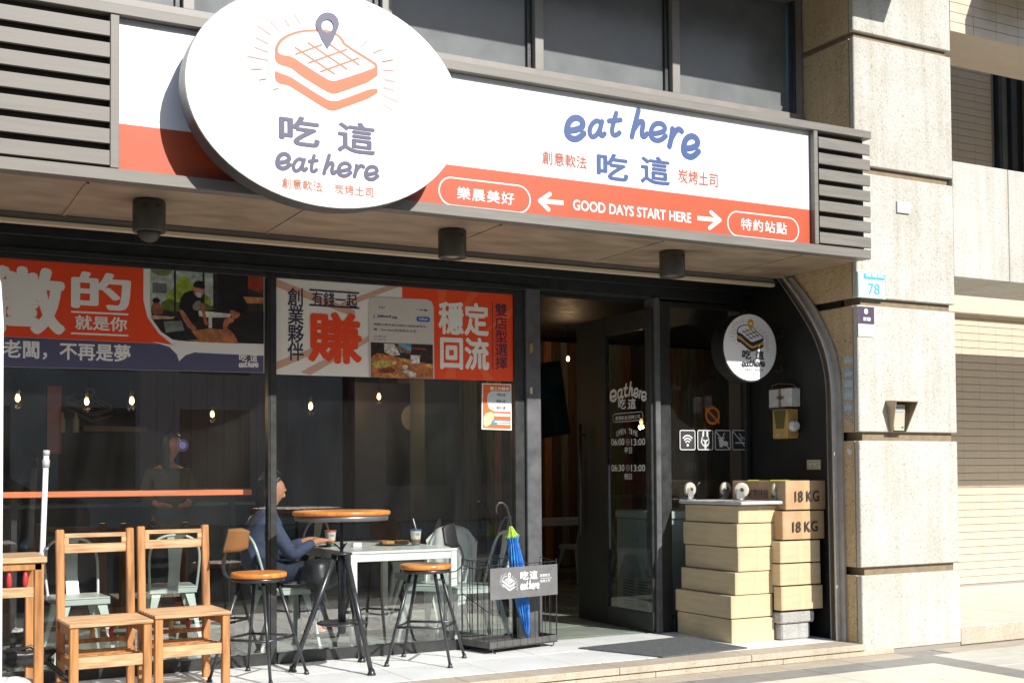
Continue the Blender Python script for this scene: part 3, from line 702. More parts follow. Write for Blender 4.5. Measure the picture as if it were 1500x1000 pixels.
text('就是你', PG, (110, 461, 186, 486), pw, p1, .03, layer=2); text('老闆，不再是夢', PG, (4, 497, 191, 531), pw, p1, .035, layer=2)
s = Sheet(PG, 2); s.line([(104, 456.5), (188, 460.5)], .012, cap=False); s.line([(104, 488), (188, 491.5)], .012, cap=False); s.add(pw, p1, 'rule_lines')
text('吃', PG, (350, 518.5, 362, 529), pw, p1, .04, layer=2); text('這', PG, (366, 519.5, 377, 530), pw, p1, .03, layer=2)
brush(PG, [(x, 532, x+3.8, 537.5) for x in (350, 354.5, 358, 363, 367.5, 371, 374)], pw, p1, .26, 2)
# the printed photograph
PF = lambda pts: [(210+x/5.884, 380+y/5.884) for x, y in pts]
def ph(col, pts, layer, smooth=0, k=1.0): quad(PG, PF(pts), mat('print_%02x%02x%02x' % col, srgb(*col, k), .45, var=.5, scale=22, detail=8), p1, layer, 'photo_print', smooth)
ph((48, 42, 38), [(64, 55), (1036, 120), (1036, 728), (380, 705), (250, 690), (150, 620), (80, 520), (64, 440)], 2)
ph((178, 190, 180), [(64, 55), (620, 92), (612, 400), (64, 440)], 2.4)
ph((120, 142, 84), [(64, 60), (250, 66), (240, 130), (150, 150), (64, 110)], 2.8, 1)
ph((150, 170, 60), [(190, 300), (250, 260), (330, 120), (420, 200), (560, 320), (600, 400), (200, 420)], 2.8, 1)
ph((110, 112, 112), [(76, 200), (200, 210), (200, 290), (76, 290)], 3.0)
ph((92, 112, 40), [(140, 380), (230, 330), (300, 380), (400, 340), (600, 400), (600, 440), (150, 450)], 3.1, 1)
for x in (262, 508, 600): ph((38, 40, 48), [(x, 66), (x+18, 68), (x+18, 450), (x, 450)], 3.2)
ph((28, 26, 24), [(640, 95), (900, 110), (900, 420), (640, 450)], 3.2); ph((150, 62, 26), [(900, 115), (1036, 124), (1036, 300), (900, 250)], 3.4)
ph((190, 130, 84), [(860, 320), (1036, 330), (1036, 380), (890, 378)], 3.6)
ph((196, 168, 140), [(66, 480), (270, 495), (250, 512), (70, 515)], 3.6); ph((150, 92, 70), [(70, 380), (130, 360), (170, 440), (160, 478), (66, 478)], 3.8, 1)
ph((30, 24, 24), [(78, 340), (120, 326), (150, 360), (120, 375), (80, 372)], 4.0, 1); ph((214, 210, 200), [(470, 440), (760, 470), (740, 500), (590, 500), (590, 590), (560, 590), (560, 500), (480, 490)], 3.6)
ph((176, 116, 70), [(360, 620), (560, 595), (760, 610), (820, 725), (480, 712), (350, 690)], 4.0)
ph((26, 24, 24), [(300, 430), (330, 300), (420, 262), (520, 300), (528, 380), (470, 430), (478, 520), (400, 560), (350, 470)], 4.2, 1)
ph((176, 112, 84), [(306, 430), (345, 440), (420, 560), (470, 600), (400, 615), (330, 500)], 4.4, 1); ph((170, 106, 80), [(490, 380), (525, 372), (535, 500), (560, 560), (530, 575), (505, 480)], 4.4, 1)
ph((190, 130, 104), [(430, 235), (520, 240), (520, 300), (470, 330), (432, 300)], 4.6, 1); ph((24, 20, 20), [(425, 240), (440, 190), (500, 185), (530, 215), (525, 260), (470, 245)], 4.8, 1)
ph((176, 190, 214), [(440, 280), (505, 290), (500, 330), (460, 328)], 5.0, 1); ph((150, 138, 128), [(420, 390), (470, 350), (500, 370), (480, 440), (425, 440)], 4.7, 1)
ph((34, 34, 40), [(150, 520), (330, 515), (470, 690), (300, 700), (180, 640)], 4.4); ph((120, 128, 124), [(170, 535), (325, 528), (352, 612), (190, 632)], 4.7)
ph((34, 30, 26), [(740, 600), (800, 500), (900, 450), (1036, 450), (1036, 728), (820, 722), (810, 680)], 4.6, 0); ph((22, 18, 18), [(735, 400), (770, 350), (850, 345), (890, 420), (850, 470), (770, 440)], 5.0, 1)
ph((178, 108, 78), [(745, 430), (830, 450), (830, 490), (780, 520), (745, 470)], 4.9, 1); ph((178, 108, 78), [(680, 520), (760, 490), (790, 530), (720, 560), (730, 640), (820, 690), (760, 700), (690, 670)], 5.1, 1)

p2 = thing('window_poster', 'white and orange partnership poster with a phone screenshot on the middle window', 'poster', (1, 0, 2.3))
T2 = lambda x: LN(x, 404, 402.8, 750, 427.5); E2 = lambda x: LN(x, 404, 548.2, 751, 558.3)
quad(PG, [(404, T2(404)), (751, T2(751)), (751.5, E2(751)), (404, E2(404))], pw, p2, 0, 'backing')
pk = flatm('poster_peach', (214, 172, 150), .95)
for a in ([(404, 408), (404, 420), (520, 465), (520, 455)], [(440, 545), (455, 549), (540, 500), (540, 492)], [(404, 530), (404, 542), (520, 492), (520, 486)], [(500, 452), (590, 418), (575, 416), (500, 444)]): quad(PG, a, pk, p2, 1, 'sunburst')
quad(PG, [(589, T2(589)), (751, T2(751)), (751.5, E2(751)), (589, E2(589))], pr_, p2, 1.3, 'orange_field')
po2 = flatm('poster_orange_light', (240, 98, 50), 1.0)
for a in ([(645, 480), (640, 420), (655, 421)], [(660, 480), (690, 424), (705, 425)], [(690, 500), (751, 450), (751, 462)], [(640, 510), (600, 551), (615, 552)], [(665, 515), (650, 553), (668, 554)], [(690, 515), (725, 557), (710, 556)]): quad(PG, a, po2, p2, 1.8, 'sunburst')
text('創\n業\n夥\n伴', PG, (421, 421, 445, 529), pnk, p2, .02, lsp=.92); text('有錢一起', PG, (457, 426.5, 523, 451), pnk, p2, .02)
s = Sheet(PG, 2); s.line([(453, 424.5), (526, 429.5)], .012, cap=False); s.line([(453, 446.5), (526, 451.5)], .012, cap=False); s.add(pnk, p2, 'rule_lines')
text('賺', PG, (451, 455, 530, 534), pr_, p2, .045)
text('穩定\n回流', PG, (642, 440, 716, 543), pw, p2, .045, lsp=1.03, layer=2.6); text('雙\n店\n型\n選\n擇', PG, (725, 444, 743, 541), pnk, p2, .015, lsp=.98, layer=2.6)
s = Sheet(PG, 2.6); s.line([(721, 442), (721.5, 541)], .005, cap=False); s.add(pnk, p2, 'rule_lines')
s = Sheet(PG, 3); ua, va = PG.uv(540, 553); ub, vb = PG.uv(635, 437.5)
s.poly([(540, E2(540)-.3), (540, 445), (542, 438), (548, 435), (625, 438.5), (632, 442), (635, 450), (636, E2(636)-.3)]); s.add(flatm('phone_screen', (206, 202, 196), 1.0), p2, 'phone_screen')
PY = lambda pts: [(530+x/7.69, 430+y/7.69) for x, y in pts]
gk = flatm('grey_print', (70, 66, 66), 1)
text('9:37', PG, (554.5, 448.5, 563.5, 452.5), gk, p2, .01, layer=3.6); text('‹', PG, (546.3, 461, 549, 466), gk, p2, .02, layer=3.6)
text('yahoo!', PG, (552, 460, 572.5, 467), flatm('purple_print', (74, 20, 120), 1), p2, .04, layer=3.6); text('新聞', PG, (574, 463, 581, 467.5), gk, p2, .02, layer=3.6)
s = Sheet(PG, 3.6); a = PG.uv(609.5, 467); b = PG.uv(629.5, 467); s.rr(a[0], a[1]-.019, b[0], a[1]+.019, .018); s.add(flatm('follow_blue', (58, 104, 170), 1), p2, 'button'); text('Follow', PG, (613.5, 465, 626, 469.5), pw, p2, .02, layer=4)
text('桃園人最不想公開的口袋名單早午', PG, (547, 473, 624, 480.5), gk, p2, .01, layer=3.6); text('餐｜Eat Here吃這炭火土司', PG, (547, 480, 609, 487.5), gk, p2, .01, layer=3.6)
text('Lulu 魯小姐', PG, (547, 491, 565, 494.5), gk, p2, .0, layer=3.6); text('2023/05/18', PG, (547, 496, 565, 498.5), gk, p2, .0, layer=3.6)
s = Sheet(PG, 3.6); s.line([(610, 453.5), (612, 453)], .004); s.line([(615, 454), (618, 454)], .008); s.line([(621, 454.3), (625, 454.6)], .012); s.add(gk, p2, 'status_icons')
def pf(col, pts, layer, smooth=0, k=1.15): quad(PG, PY(pts), mat('food_%02x%02x%02x' % col, srgb(*col, k), .45, var=.6, scale=45, detail=8), p2, layer, 'photo_print', smooth)
pf((50, 40, 38), [(98, 548), (795, 576), (797, 955), (100, 940)], 4); pf((90, 160, 180), [(390, 560), (555, 568), (550, 660), (430, 665)], 4.4); pf((150, 90, 70), [(360, 580), (440, 600), (560, 650), (530, 690), (400, 620)], 4.8, 1)
pf((206, 200, 190), [(245, 562), (360, 568), (430, 690), (330, 700), (250, 660)], 5); pf((180, 110, 60), [(100, 720), (160, 670), (350, 700), (420, 720), (700, 780), (797, 800), (797, 955), (100, 940)], 5.2)
pf((190, 176, 90), [(100, 780), (200, 740), (330, 760), (400, 760), (380, 800), (240, 830), (150, 840)], 5.6, 1); pf((206, 120, 60), [(160, 700), (330, 700), (380, 730), (230, 745)], 5.8, 1)
pf((120, 56, 34), [(190, 850), (330, 830), (390, 870), (300, 900), (200, 895)], 5.8, 1); pf((206, 130, 60), [(180, 915), (300, 890), (440, 900), (520, 940), (180, 940)], 6, 1)
pf((212, 204, 196), [(430, 850), (520, 860), (606, 900), (606, 945), (520, 930)], 6); pf((216, 212, 208), [(538, 690), (655, 697), (640, 790), (556, 785)], 6); pf((206, 150, 90), [(400, 740), (500, 730), (700, 780), (560, 800)], 5.9, 1)
pf((210, 160, 90), [(700, 800), (797, 780), (797, 850), (740, 840)], 6, 1); pf((220, 212, 170), [(460, 800), (530, 810), (480, 870), (430, 860)], 6, 1); pf((140, 60, 40), [(560, 600), (720, 620), (720, 640), (560, 625)], 4.6)

p3 = thing('flyer', 'small orange and white hiring flyer under the partnership poster by the door post', 'flyer', (1.85, 0, 1.9))
quad(PG, [(706, 561), (749, 562.5), (749.5, 630), (705.5, 628.5)], pw, p3, 0, 'backing')
quad(PG, [(707.5, 562.5), (747.5, 564), (748, 628), (707, 626.5)], flatm('flyer_orange', (226, 104, 40), .95), p3, 1, 'orange_field')
quad(PG, [(748, 573), (748, 603), (724, 602.5), (716, 598), (713, 588), (714, 577), (720, 572.5)], flatm('flyer_panel', (196, 204, 204), 1), p3, 2, 'speech_panel')
text('徵工作夥伴', PG, (717.5, 566, 746, 572), pw, p3, .03, layer=2)
for yy, t_ in ((578, '早餐人員'), (587.5, '晚餐人員'), (597, '假日人員')): text(t_, PG, (727, yy-2.2, 740, yy+2.2), gk, p3, .01, layer=3)
quad(PG, [(708, 606), (722, 602), (724, 612), (718, 622), (708, 626)], flatm('flyer_cream', (236, 210, 150), 1), p3, 2, 'photo_print', 1)
quad(PG, [(724, 605), (746, 606), (746, 610), (724, 609)], pw, p3, 2.4, 'lettering'); quad(PG, [(721, 614.5), (747, 615.5), (747, 622.5), (718, 621.5)], flatm('flyer_teal', (70, 140, 160), 1), p3, 2.4, 'teal_band')
quad(PG, [(724, 616.5), (746, 617.3), (746, 618.8), (724, 618)], pw, p3, 2.8, 'lettering'); quad(PG, [(728, 619.8), (746, 620.4), (746, 622), (728, 621.4)], pw, p3, 2.8, 'lettering')

# ---------- stickers on the right window
WS = mat('white_sticker', (.62, .62, .62), .5)
def square_sticker(l, r, lab, fn_):
    t = thing('window_sticker', lab, 'sticker', (0, 0, 0), 'square white icon stickers on the window')
    u0 = PG.uv(l, 644)[0]; u1 = PG.uv(r, 644)[0]; v1 = PG.uv((l+r)/2, 629.5)[1]; v0 = PG.uv((l+r)/2, 659)[1]
    t.location = ((u0+u1)/2, PG.val, (v0+v1)/2); ORG[t.name] = Vector(t.location)
    b = Sheet(PG, 0); b.rr(u0+.002, v0+.002, u1-.002, v1-.002, .016); b.add(mat('sticker_dark', (.03, .03, .03), .5), t, 'backing')
    s = Sheet(PG, 1); s.rr(u0, v0, u1, v1, .018, .0075)
    g = lambda x, y: (u0+(u1-u0)*x, v0+(v1-v0)*y)
    fn_(s, g); s.add(WS, t, 'icon')
def ic_wifi(s, g):
    for r in (.16, .28, .40): s.line([g(.5+r*cos(radians(a))*1.0, .27+r*sin(radians(a))*1.15) for a in range(45, 136, 10)], .012, px=False)
    s.ell(*g(.5, .25), .012)
def ic_plug(s, g):
    s.line([g(.38, .9), g(.36, .7)], .016, px=False); s.line([g(.62, .9), g(.64, .7)], .016, px=False)
    s.line([g(.3, .62), g(.25, .4), g(.36, .24), g(.5, .2), g(.64, .24), g(.75, .4), g(.7, .62)], .010, px=False); s.line([g(.38, .5), g(.5, .42), g(.62, .5)], .012, px=False); s.line([g(.5, .4), g(.5, .1)], .018, px=False)
def ic_food(s, g):
    s.line([g(.08, .9), g(.9, .08)], .009, px=False); s.poly([g(.25, .55), g(.55, .55), g(.5, .15), g(.3, .15)], px=False); s.line([g(.42, .55), g(.62, .85)], .007, px=False); s.ell(*g(.68, .32), .028, .022)
    s.line([g(.2, .6), g(.6, .6)], .008, px=False)
def ic_smoke(s, g):
    s.line([g(.08, .9), g(.9, .08)], .009, px=False); s.line([g(.2, .36), g(.85, .36)], .012, px=False, cap=False); s.line([g(.8, .48), g(.78, .6), g(.62, .62), g(.55, .72), g(.45, .82)], .007, px=False); s.line([g(.66, .5), g(.55, .55), g(.42, .66)], .006, px=False)
square_sticker(995.5, 1018.5, 'white wifi icon sticker, leftmost of the four on the right window', ic_wifi); square_sticker(1021.5, 1044.5, 'white power plug icon sticker beside the wifi sticker', ic_plug)
square_sticker(1047, 1070, 'white no outside food icon sticker with a cup and a slash', ic_food); square_sticker(1072.5, 1095.5, 'white no smoking icon sticker at the right of its row', ic_smoke)
t = thing('no_smoking_sticker', 'round orange no smoking sticker on the right window above the square stickers', 'sticker', (3.65, PG.val, 1.65))
c = PG.uv(1043.5, 608.5); s = Sheet(PG, 1); s.ell(c[0], c[1], .078, .078, hole=.022); s.line([(1034, 598), (1053, 619)], .016); s.add(mat('orange_sticker', srgb(220, 120, 40, .8), .35), t, 'ring')
s = Sheet(PG, 0); s.ell(c[0], c[1], .07); s.add(mat('sticker_dark', (.03, .03, .03), .5), t, 'backing')
bs = thing('window_badge', 'tiny round blue badge sticker on the left window pane', 'sticker', (-.8, PG.val, 1.5)); c = PG.uv(267.5, 652)
s = Sheet(PG, 1); s.ell(c[0], c[1], .038, .040, hole=.004); s.ell(c[0], c[1], .026, .026); s.add(mat('dim_blue', srgb(70, 66, 120, .6), .5), bs, 'ring')

# ============================================================ NICHE ITEMS
SY = -.50; SP = Plane(1, SY); a = SP.uv(1060, 508); b = SP.uv(1137, 510); c_ = Vector(((a[0]+b[0])/2, SY, (SP.uv(1098, 460.5)[1]+SP.uv(1098, 557)[1])/2)); R_ = (b[0]-a[0])/2
ss = thing('projecting_sign', 'small round black rimmed sign with toast logo beside the granite pillar', 'sign', tuple(c_))
ellcyl(R_+.012, R_+.012, SY+.004, SY+.15, c_, 48).add('rim', BLACK, ss); ellcyl(R_, R_, SY, SY+.0035, c_, 48).add('face', mat('lightbox_white', (.86, .87, .90), .12, spec=.8), ss)
sc_ = R_*2/575.0
fsm = lambda x, y: (c_.x+(x-711)*sc_*.62, c_.z+.060-(y-330)*sc_*.62+.01)
toast(SP, fsm, .0055, INK, mat('lightbox_white', (.6, .6, .6)), mat('yellow_pin', srgb(236, 170, 40, .8), .4), ss, 1, mid=mat('yellow_pin', (1, 1, 1)))
text('吃', SP, (1087, 512, 1100, 526), INK, ss, .04); text('這', SP, (1106, 513, 1119, 527), INK, ss, .03)
brush(SP, [(x, 530.5, x+4.6, 536.5) for x in (1086.5, 1091.5, 1096.5, 1101.5, 1106.5, 1111.5, 1115)], INK, ss, .27, 2)
text('創意軟法', SP, (1090, 539.5, 1102, 542.5), INK, ss, .01); text('炭烤土司', SP, (1105, 540, 1117, 543), INK, ss, .01)
for z in (2.45, 2.16): B().tube([(c_.x+.2, SY+.08, z), (4.23, SY+.08, z)], .012, 8).box(4.215, 4.239, SY+.03, SY+.13, z-.03, z+.03).add('bracket', STEELB, ss)
def sbox(name, lab, cat, m, l, t, r, b, depth, bev=.006, x=4.24):
    P0 = at(l, (t+b)/2, 0, x-depth); P1 = at(r, (t+b)/2, 0, x-depth); z1 = at((l+r)/2, t, 0, x-depth).z; z0 = at((l+r)/2, b, 0, x-depth).z
    th = thing(name, lab, cat, (x-depth/2, (P0.y+P1.y)/2, (z0+z1)/2)); bx('case', m, th, x-depth, x-.002, P1.y, P0.y, z0, z1, bev=bev); return th, (P1.y, P0.y, z0, z1)
psu, e = sbox('power_supply', 'white power supply box taped on the black side wall above the yellow box', 'electrical box', mat('white_metal_box', (.55, .55, .53), .4, var=.15, scale=20), 1126, 569, 1159, 596, .10)
bx('label_strip', mat('rust_tape', srgb(170, 132, 70, .7), .6), psu, 4.1385, 4.1395, (e[0]+e[1])/2-.015, (e[0]+e[1])/2+.015, e[2], e[3], bev=0)
text('PUSH', Plane(0, 4.138), (1138, 580, 1148, 585), INK, psu, .03)
B().tube([(4.16, e[1]-.02, e[3]), (4.15, e[1]-.03, e[3]+.03), (4.16, e[1]-.10, e[3]+.045), (4.18, e[0]+.03, e[3]+.03), (4.2, e[0]-.02, e[3]-.01)], .0035, 6).add('wire', mat('pink_wire', srgb(170, 120, 110, .5), .5), psu)
B().tube([(4.15, e[1]+.004, e[2]+.05), (4.145, e[1]+.012, e[2]), (4.13, e[1]-.05, e[2]-.018), (4.12, e[0]+.04, e[2]-.02), (4.13, e[0]-.012, e[2]-.05), (4.17, e[0]-.016, e[2]-.16), (4.2, e[0]-.016, e[2]-.24)], .0035, 6).add('wire', MATS['pink_wire'], psu)
yb, e = sbox('yellow_box', 'yellow box with a round white knob on the black side wall', 'electrical box', mat('yellow_plastic', srgb(206, 170, 92, .75), .45, var=.1), 1131.5, 599, 1153, 642, .12)
B().prism([(e[1]-.02, e[3]-.01), (e[1]-.17, e[3]-.01), (e[1]-.14, e[3]-.16), (e[1]-.05, e[3]-.16)], 'x', 4.1175, 4.1195).add('green_window', mat('olive_window', srgb(112, 112, 60, .6), .3), yb)
bx('name_plate', STEEL, yb, 4.1185, 4.1195, e[1]-.13, e[1]-.05, e[2]+.02, e[2]+.035, bev=0)
B().lathe([(.044, -.0), (.046, -.012), (.040, -.045), (.03, -.05)], (4.175, e[0], (e[2]+e[3])/2-.02), 20, axis='y').add('knob', mat('white_knob', (.6, .6, .58), .4), yb)
so_, e = sbox('wall_socket', 'beige double wall socket low on the black side wall above the boxes', 'socket', mat('beige_plastic', srgb(206, 196, 160, .75), .4), 1181.5, 673, 1201, 687.5, .018, .003)
for k in (-.022, .022): B().lathe([(.016, 4.215), (.017, 4.2215)], (0, (e[0]+e[1])/2+k, (e[2]+e[3])/2), 14, axis='x').add('outlet', mat('outlet_face', (.5, .48, .4), .4), so_)

# cartons
def carton(lab, cl_, cr, left, top, bot, yf, m, kind, group, kg=False):
    x0 = at(cl_, (top+bot)/2, 1, yf).x; x1 = at(cr, (top+bot)/2, 1, yf).x; z1 = at(cl_+5, top, 1, yf).z; z0 = at(cl_+5, bot, 1, yf).z
    y1 = at(left, (top+bot)/2, 0, x0).y if left else yf+.6
    t = thing('cardboard_box', lab, 'cardboard box', ((x0+x1)/2, (yf+y1)/2, z0), group)
    g = .0035; R_ = random.Random(int(top*7)); M = Matrix.Translation((x0, yf, 0)) @ Matrix.Rotation(radians(0 if kg else R_.uniform(-1.3, .9)), 4, 'Z') @ Matrix.Translation((-x0, -yf, 0))
    for sx in (x0+.012, x1-.012): B().box(sx-.0008, sx+.0008, yf-.0007, yf-.0002, z0+g+.006, z1-g-.006, M=M).add('flap_crease', mat('crease_brown', srgb(176, 150, 108, .7), .9), t, fix=False)
    B().box(x0, x1, yf, y1, z0+g, z1-g, bev=.004, M=M).add('carton_body', m, t, fix=False)
    xm = (x0+x1)/2
    B().box(xm-.024, xm+.024, yf-.0012, yf-.0004, z0+g+.003, z1-g-.003, M=M).add('tape', TAPE if not kg else mat('clear_tape', srgb(224, 188, 140, .74), .2), t, fix=False)
    return t, (x0, x1, z0, z1, y1)
LG = 'plain cartons stacked beside the door'
L_ = [(1081.8, 1145, 1004, 740, 766.6), (1079.8, 1143, 1001.4, 766.6, 801.8), (1081.4, 1144, 1002.4, 801.8, 837.6), (1077, 1140.6, 998.6, 837.6, 872), (1071, 1132, 989.6, 872, 906.4), (1072, 1133.6, 991.2, 906.4, 942.4)]
names = ['plain carton directly under the upturned dolly', 'plain carton second from the top of the left stack', 'plain carton third from the top of the left stack', 'plain carton fourth down resting on the two wider ones', 'wider plain carton second from the floor in the left stack', 'lowest plain carton standing on the white floor edge']
info = [carton(n_, *v, -.83, CARD, 'l', LG) for n_, v in zip(names, L_)]
RGp = 'cartons stacked against the side wall'
R2 = [(1151, 1209.4, 1073, 703, 747.2, CARD2, True, 'brown strapped carton printed 18 KG on top of the right stack'), (1146.4, 1207.8, 1100, 748, 791, CARD2, True, 'brown carton printed 18 KG second from the top'), (1143, 1202, 1100, 792, 825, CARD, False, 'pale carton just under the two 18 KG boxes'), (1143, 1203, 1100, 825.5, 858, CARD, False, 'pale carton in the middle of the right stack'), (1144.8, 1205, 1133, 858.6, 894.6, CARD, False, 'lowest pale carton of the right stack resting on the block')]
for i, (cl_, cr, lf, tp, bt, m, kg, lab) in enumerate(R2):
    t, (x0, x1, z0, z1, y1) = carton(lab, cl_, cr, lf, tp, bt, -.93, m, 'r', RGp, kg)
    if kg:
        QP = Plane(1, -.9365); yy = (tp+bt)/2; text('18 KG', QP, ((1164.5, 718.5, 1199.5, 734) if i == 0 else (1161, 763.5, 1197.5, 778)), INK, t, .012)
    if i == 0:
        for f in (.3, .72): B().box(x0-.002, x0+.2, 0, 0, 0, 0) if False else B().box(x0-.0025, x0-.0005, y1+(-.93-y1)*f-.008, y1+(-.93-y1)*f+.008, z0+.004, z1+.001).box(x0-.002, x1, y1+(-.93-y1)*f-.008, y1+(-.93-y1)*f+.008, z1-.002, z1+.002).add('strap', mat('yellow_strap', srgb(190, 190, 60, .75), .4), t, fix=False)
        text('耐熱持技', Plane(0, x0-.001), (1096, 716, 1126, 729), INK, t, .01)
cb = thing('concrete_block', 'grey concrete block on the floor under the right stack of cartons', 'block', (4, -.8, 0))
zc = at(1170, 895, 1, -.92).z
bx('block', CONC, cb, 3.80, 4.09, -.90, -.45, .001, zc-.09, bev=.012); bx('block_top', CONC, cb, 3.78, 4.12, -.92, -.40, zc-.088, zc-.002, bev=.012)
# upturned dolly
x0, x1, z0, z1, y1 = info[0][1]; zp = z1+.004
dl = thing('platform_dolly', 'upturned wheeled dolly with four casters lying on top of the left carton stack', 'dolly', ((x0+x1)/2, -.5, zp))
dx0, dx1, dy0, dy1 = x0-.03, x1+.03, -.90, y1+.05
bx('deck', mat('dolly_grey', (.5, .5, .5), .5, var=.2, scale=12), dl, dx0, dx1, dy0, dy1, zp, zp+.028, bev=.006)
for (cx, cy, ang) in ((dx0+.07, dy0+.10, -28), (dx1-.06, dy0+.10, 14), (dx0+.06, dy1-.06, 8), (dx1-.06, dy1-.06, 8)):
    M = Matrix.Translation((cx, cy, zp+.03)) @ Matrix.Rotation(radians(ang), 4, 'Z')
    k = B(); k.box(-.045, .045, -.035, .035, 0, .006, M=M); k.lathe([(.03, .006), (.03, .018), (.02, .022)], (0, 0, 0), 14, M=M)
    for sy in (-1, 1): k.box(-.03, .03, sy*.022-.002, sy*.022+.002, .018, .095, M=M)
    fk = k.add('caster_fork', mat('zinc', (.34, .33, .31), .35, .4), dl)
    wz = B(); wz.lathe([(.036, -.016), (.054, -.0155), (.058, -.009), (.058, .009), (.054, .0155), (.036, .016)], (.012, 0, .085), 20, axis='y', M=M); wz.add('wheel', mat('caster_rubber', srgb(214, 204, 186, .7), .5), dl)
    hb = B(); hb.lathe([(.012, -.026), (.018, -.017), (.018, .017), (.012, .026)], (.012, 0, .085), 14, axis='y', M=M); hb.add('hub', STEELB, dl)

# ============================================================ PLATES ON THE PILLAR
PY_ = -1.354
def plate(name, lab, cat, l, t, r, b, m, th=.006, y=PY_):
    P_ = Plane(1, y-th); u0 = P_.uv(l, (t+b)/2)[0]; u1 = P_.uv(r, (t+b)/2)[0]; v1 = P_.uv((l+r)/2, t)[1]; v0 = P_.uv((l+r)/2, b)[1]
    o = thing(name, lab, cat, ((u0+u1)/2, y-th/2, (v0+v1)/2)); bx('plate', m, o, u0, u1, y-th, y+.003, v0, v1, bev=.002); return o, P_, (u0, v0, u1, v1)
cy_ = mat('cyan_paint', srgb(70, 190, 214, .8), .4)
o, P_, (u0, v0, u1, v1) = plate('house_number_plate', 'white and cyan house number plate 78 on the granite pillar', 'sign', 1257, 399, 1297.5, 437, WHITEV)
s = Sheet(P_, 1); s.rr(u0+.002, v0+.002, u1-.002, v1-.002, .012, .004); s.poly([(u0+.055, v1-.055), (u1-.012, v1-.055), (u1-.012, v1-.012), (u0+.055, v1-.012)], px=False); s.add(cy_, o, 'border')
text('78', P_, (1271.5, 414.5, 1288.5, 432), cy_, o, .012); text('桃鶯路', P_, (1267, 400.5, 1294, 408), WHITEV, o, .02, layer=3)
o, P_, (u0, v0, u1, v1) = plate('nameplate', 'small purple and white nameplate just under the house number', 'sign', 1257.5, 449, 1280.5, 493, WHITEV, .004)
s = Sheet(P_, 1); s.poly([(u0+.001, v0+(v1-v0)*.42), (u1-.001, v0+(v1-v0)*.42), (u1-.001, v1-.001), (u0+.001, v1-.001)], px=False); s.add(mat('plum_print', srgb(84, 66, 92, .75), .5), o, 'plum_field')
s = Sheet(P_, 2); s.ell((u0+u1)/2-.004, v0+(v1-v0)*.84, .020, .022); s.add(WHITEV, o, 'emblem'); text('家戀', P_, (1264, 464, 1275, 470.5), WHITEV, o, .03, layer=2)
plate('blank_tag', 'small blank white square tag high on the granite pillar', 'tag', 1315, 295.5, 1333.5, 312, mat('tag_white', (.72, .71, .66), .5), .012)
# stickers on the side face
SF = Plane(0, 4.1985)
blues = [('grey blue', 522, 533, srgb(150, 165, 175, .8)), ('bright blue', 540, 553, srgb(60, 140, 190, .8)), ('pale cyan', 556, 568, srgb(120, 175, 190, .8)), ('cyan topped', 570, 585, srgb(110, 170, 195, .8)), ('blue and white', 589, 603, srgb(120, 150, 190, .8)), ('olive yellow', 605, 615, srgb(140, 118, 40, .8))]
for nm, t_, b_, col in blues:
    q = SF.uv(1235, t_); q2 = SF.uv(1250, b_); o = thing('advert_sticker', nm+' advert sticker in the column on the shaded side of the pillar', 'sticker', (4.198, -(q[0]+q2[0])/2, (q[1]+q2[1])/2), 'advert stickers on the pillar')
    sh_ = Sheet(SF, .5); sh_.rect(1236, t_, 1249.5, b_); sh_.add(mat('sticker_'+nm.replace(' ', '_'), col, .6, var=.5, scale=60, col2=(.5, .5, .5)), o, 'sticker_sheet')
    if nm != 'olive yellow': text('通馬桶', SF, (1237.5, t_+4, 1248, b_-2), mat('sticker_ink', (.55, .58, .6), .6), o, .03, layer=1)
o = thing('advert_sticker', 'small torn white sticker low on the shaded side of the pillar', 'sticker', (4.198, -1.24, 1.35)); sh_ = Sheet(SF, .5); sh_.poly([(1241, 656), (1247, 658), (1248, 663), (1245, 667), (1241, 662)]); sh_.add(WS, o, 'sticker_sheet')
# intercom
ic = thing('intercom', 'bronze intercom with a tapered hood on the granite pillar', 'intercom', (4.62, -1.40, 1.72))
IY = -1.351; A_ = at(1297, 585, 1, IY-.10); C2 = at(1327.5, 589, 1, IY-.10); D_ = at(1319, 632, 1, IY-.02); E_ = at(1299, 632, 1, IY-.02)
bronz = mat('intercom_bronze', srgb(196, 176, 142, .7), .35, .3, var=.1); brd = mat('intercom_dark', srgb(96, 80, 60, .6), .4, .3)
xa_, xb_, xc_, xd_ = 4.475, 4.705, 4.655, 4.515; zt_, zb_ = A_.z, E_.z
hood = B()
def slab(p, q, r_, t_, th=.006): # thin plate from 4 corners
    p, q, r_, t_ = map(Vector, (p, q, r_, t_)); n_ = (q-p).cross(t_-p).normalized()*th
    a = [p, q, r_, t_]; c = [v+n_ for v in a]; hood.face(a[::-1]); hood.face(c)
    for i in range(4): j = (i+1) % 4; hood.face([a[i], a[j], c[j], c[i]])
slab((xa_, IY, zt_), (xb_, IY, zt_), (xb_, IY-.11, zt_-.006), (xa_, IY-.11, zt_-.006))
slab((xa_, IY, zt_), (xa_, IY-.11, zt_-.006), (xd_, IY-.03, zb_), (xd_, IY, zb_)); slab((xb_, IY, zt_), (xb_, IY-.11, zt_-.006), (xc_, IY-.03, zb_), (xc_, IY, zb_))
hood.add('hood', bronz, ic)
B().prism([(xd_+.01, zb_), (xc_-.01, zb_), (xb_-.03, zt_-.01), (xa_+.04, zt_-.01)], 'y', IY-.003, IY-.022).add('front_panel', brd, ic)
B().prism([(xd_+.018, zb_+.01), (xc_-.018, zb_+.01), (xc_-.004, zt_-.03), (xd_+.006, zt_-.03)], 'y', IY-.023, IY-.030).add('keypad_plate', mat('intercom_plate', srgb(222, 216, 196, .75), .35, .2), ic)
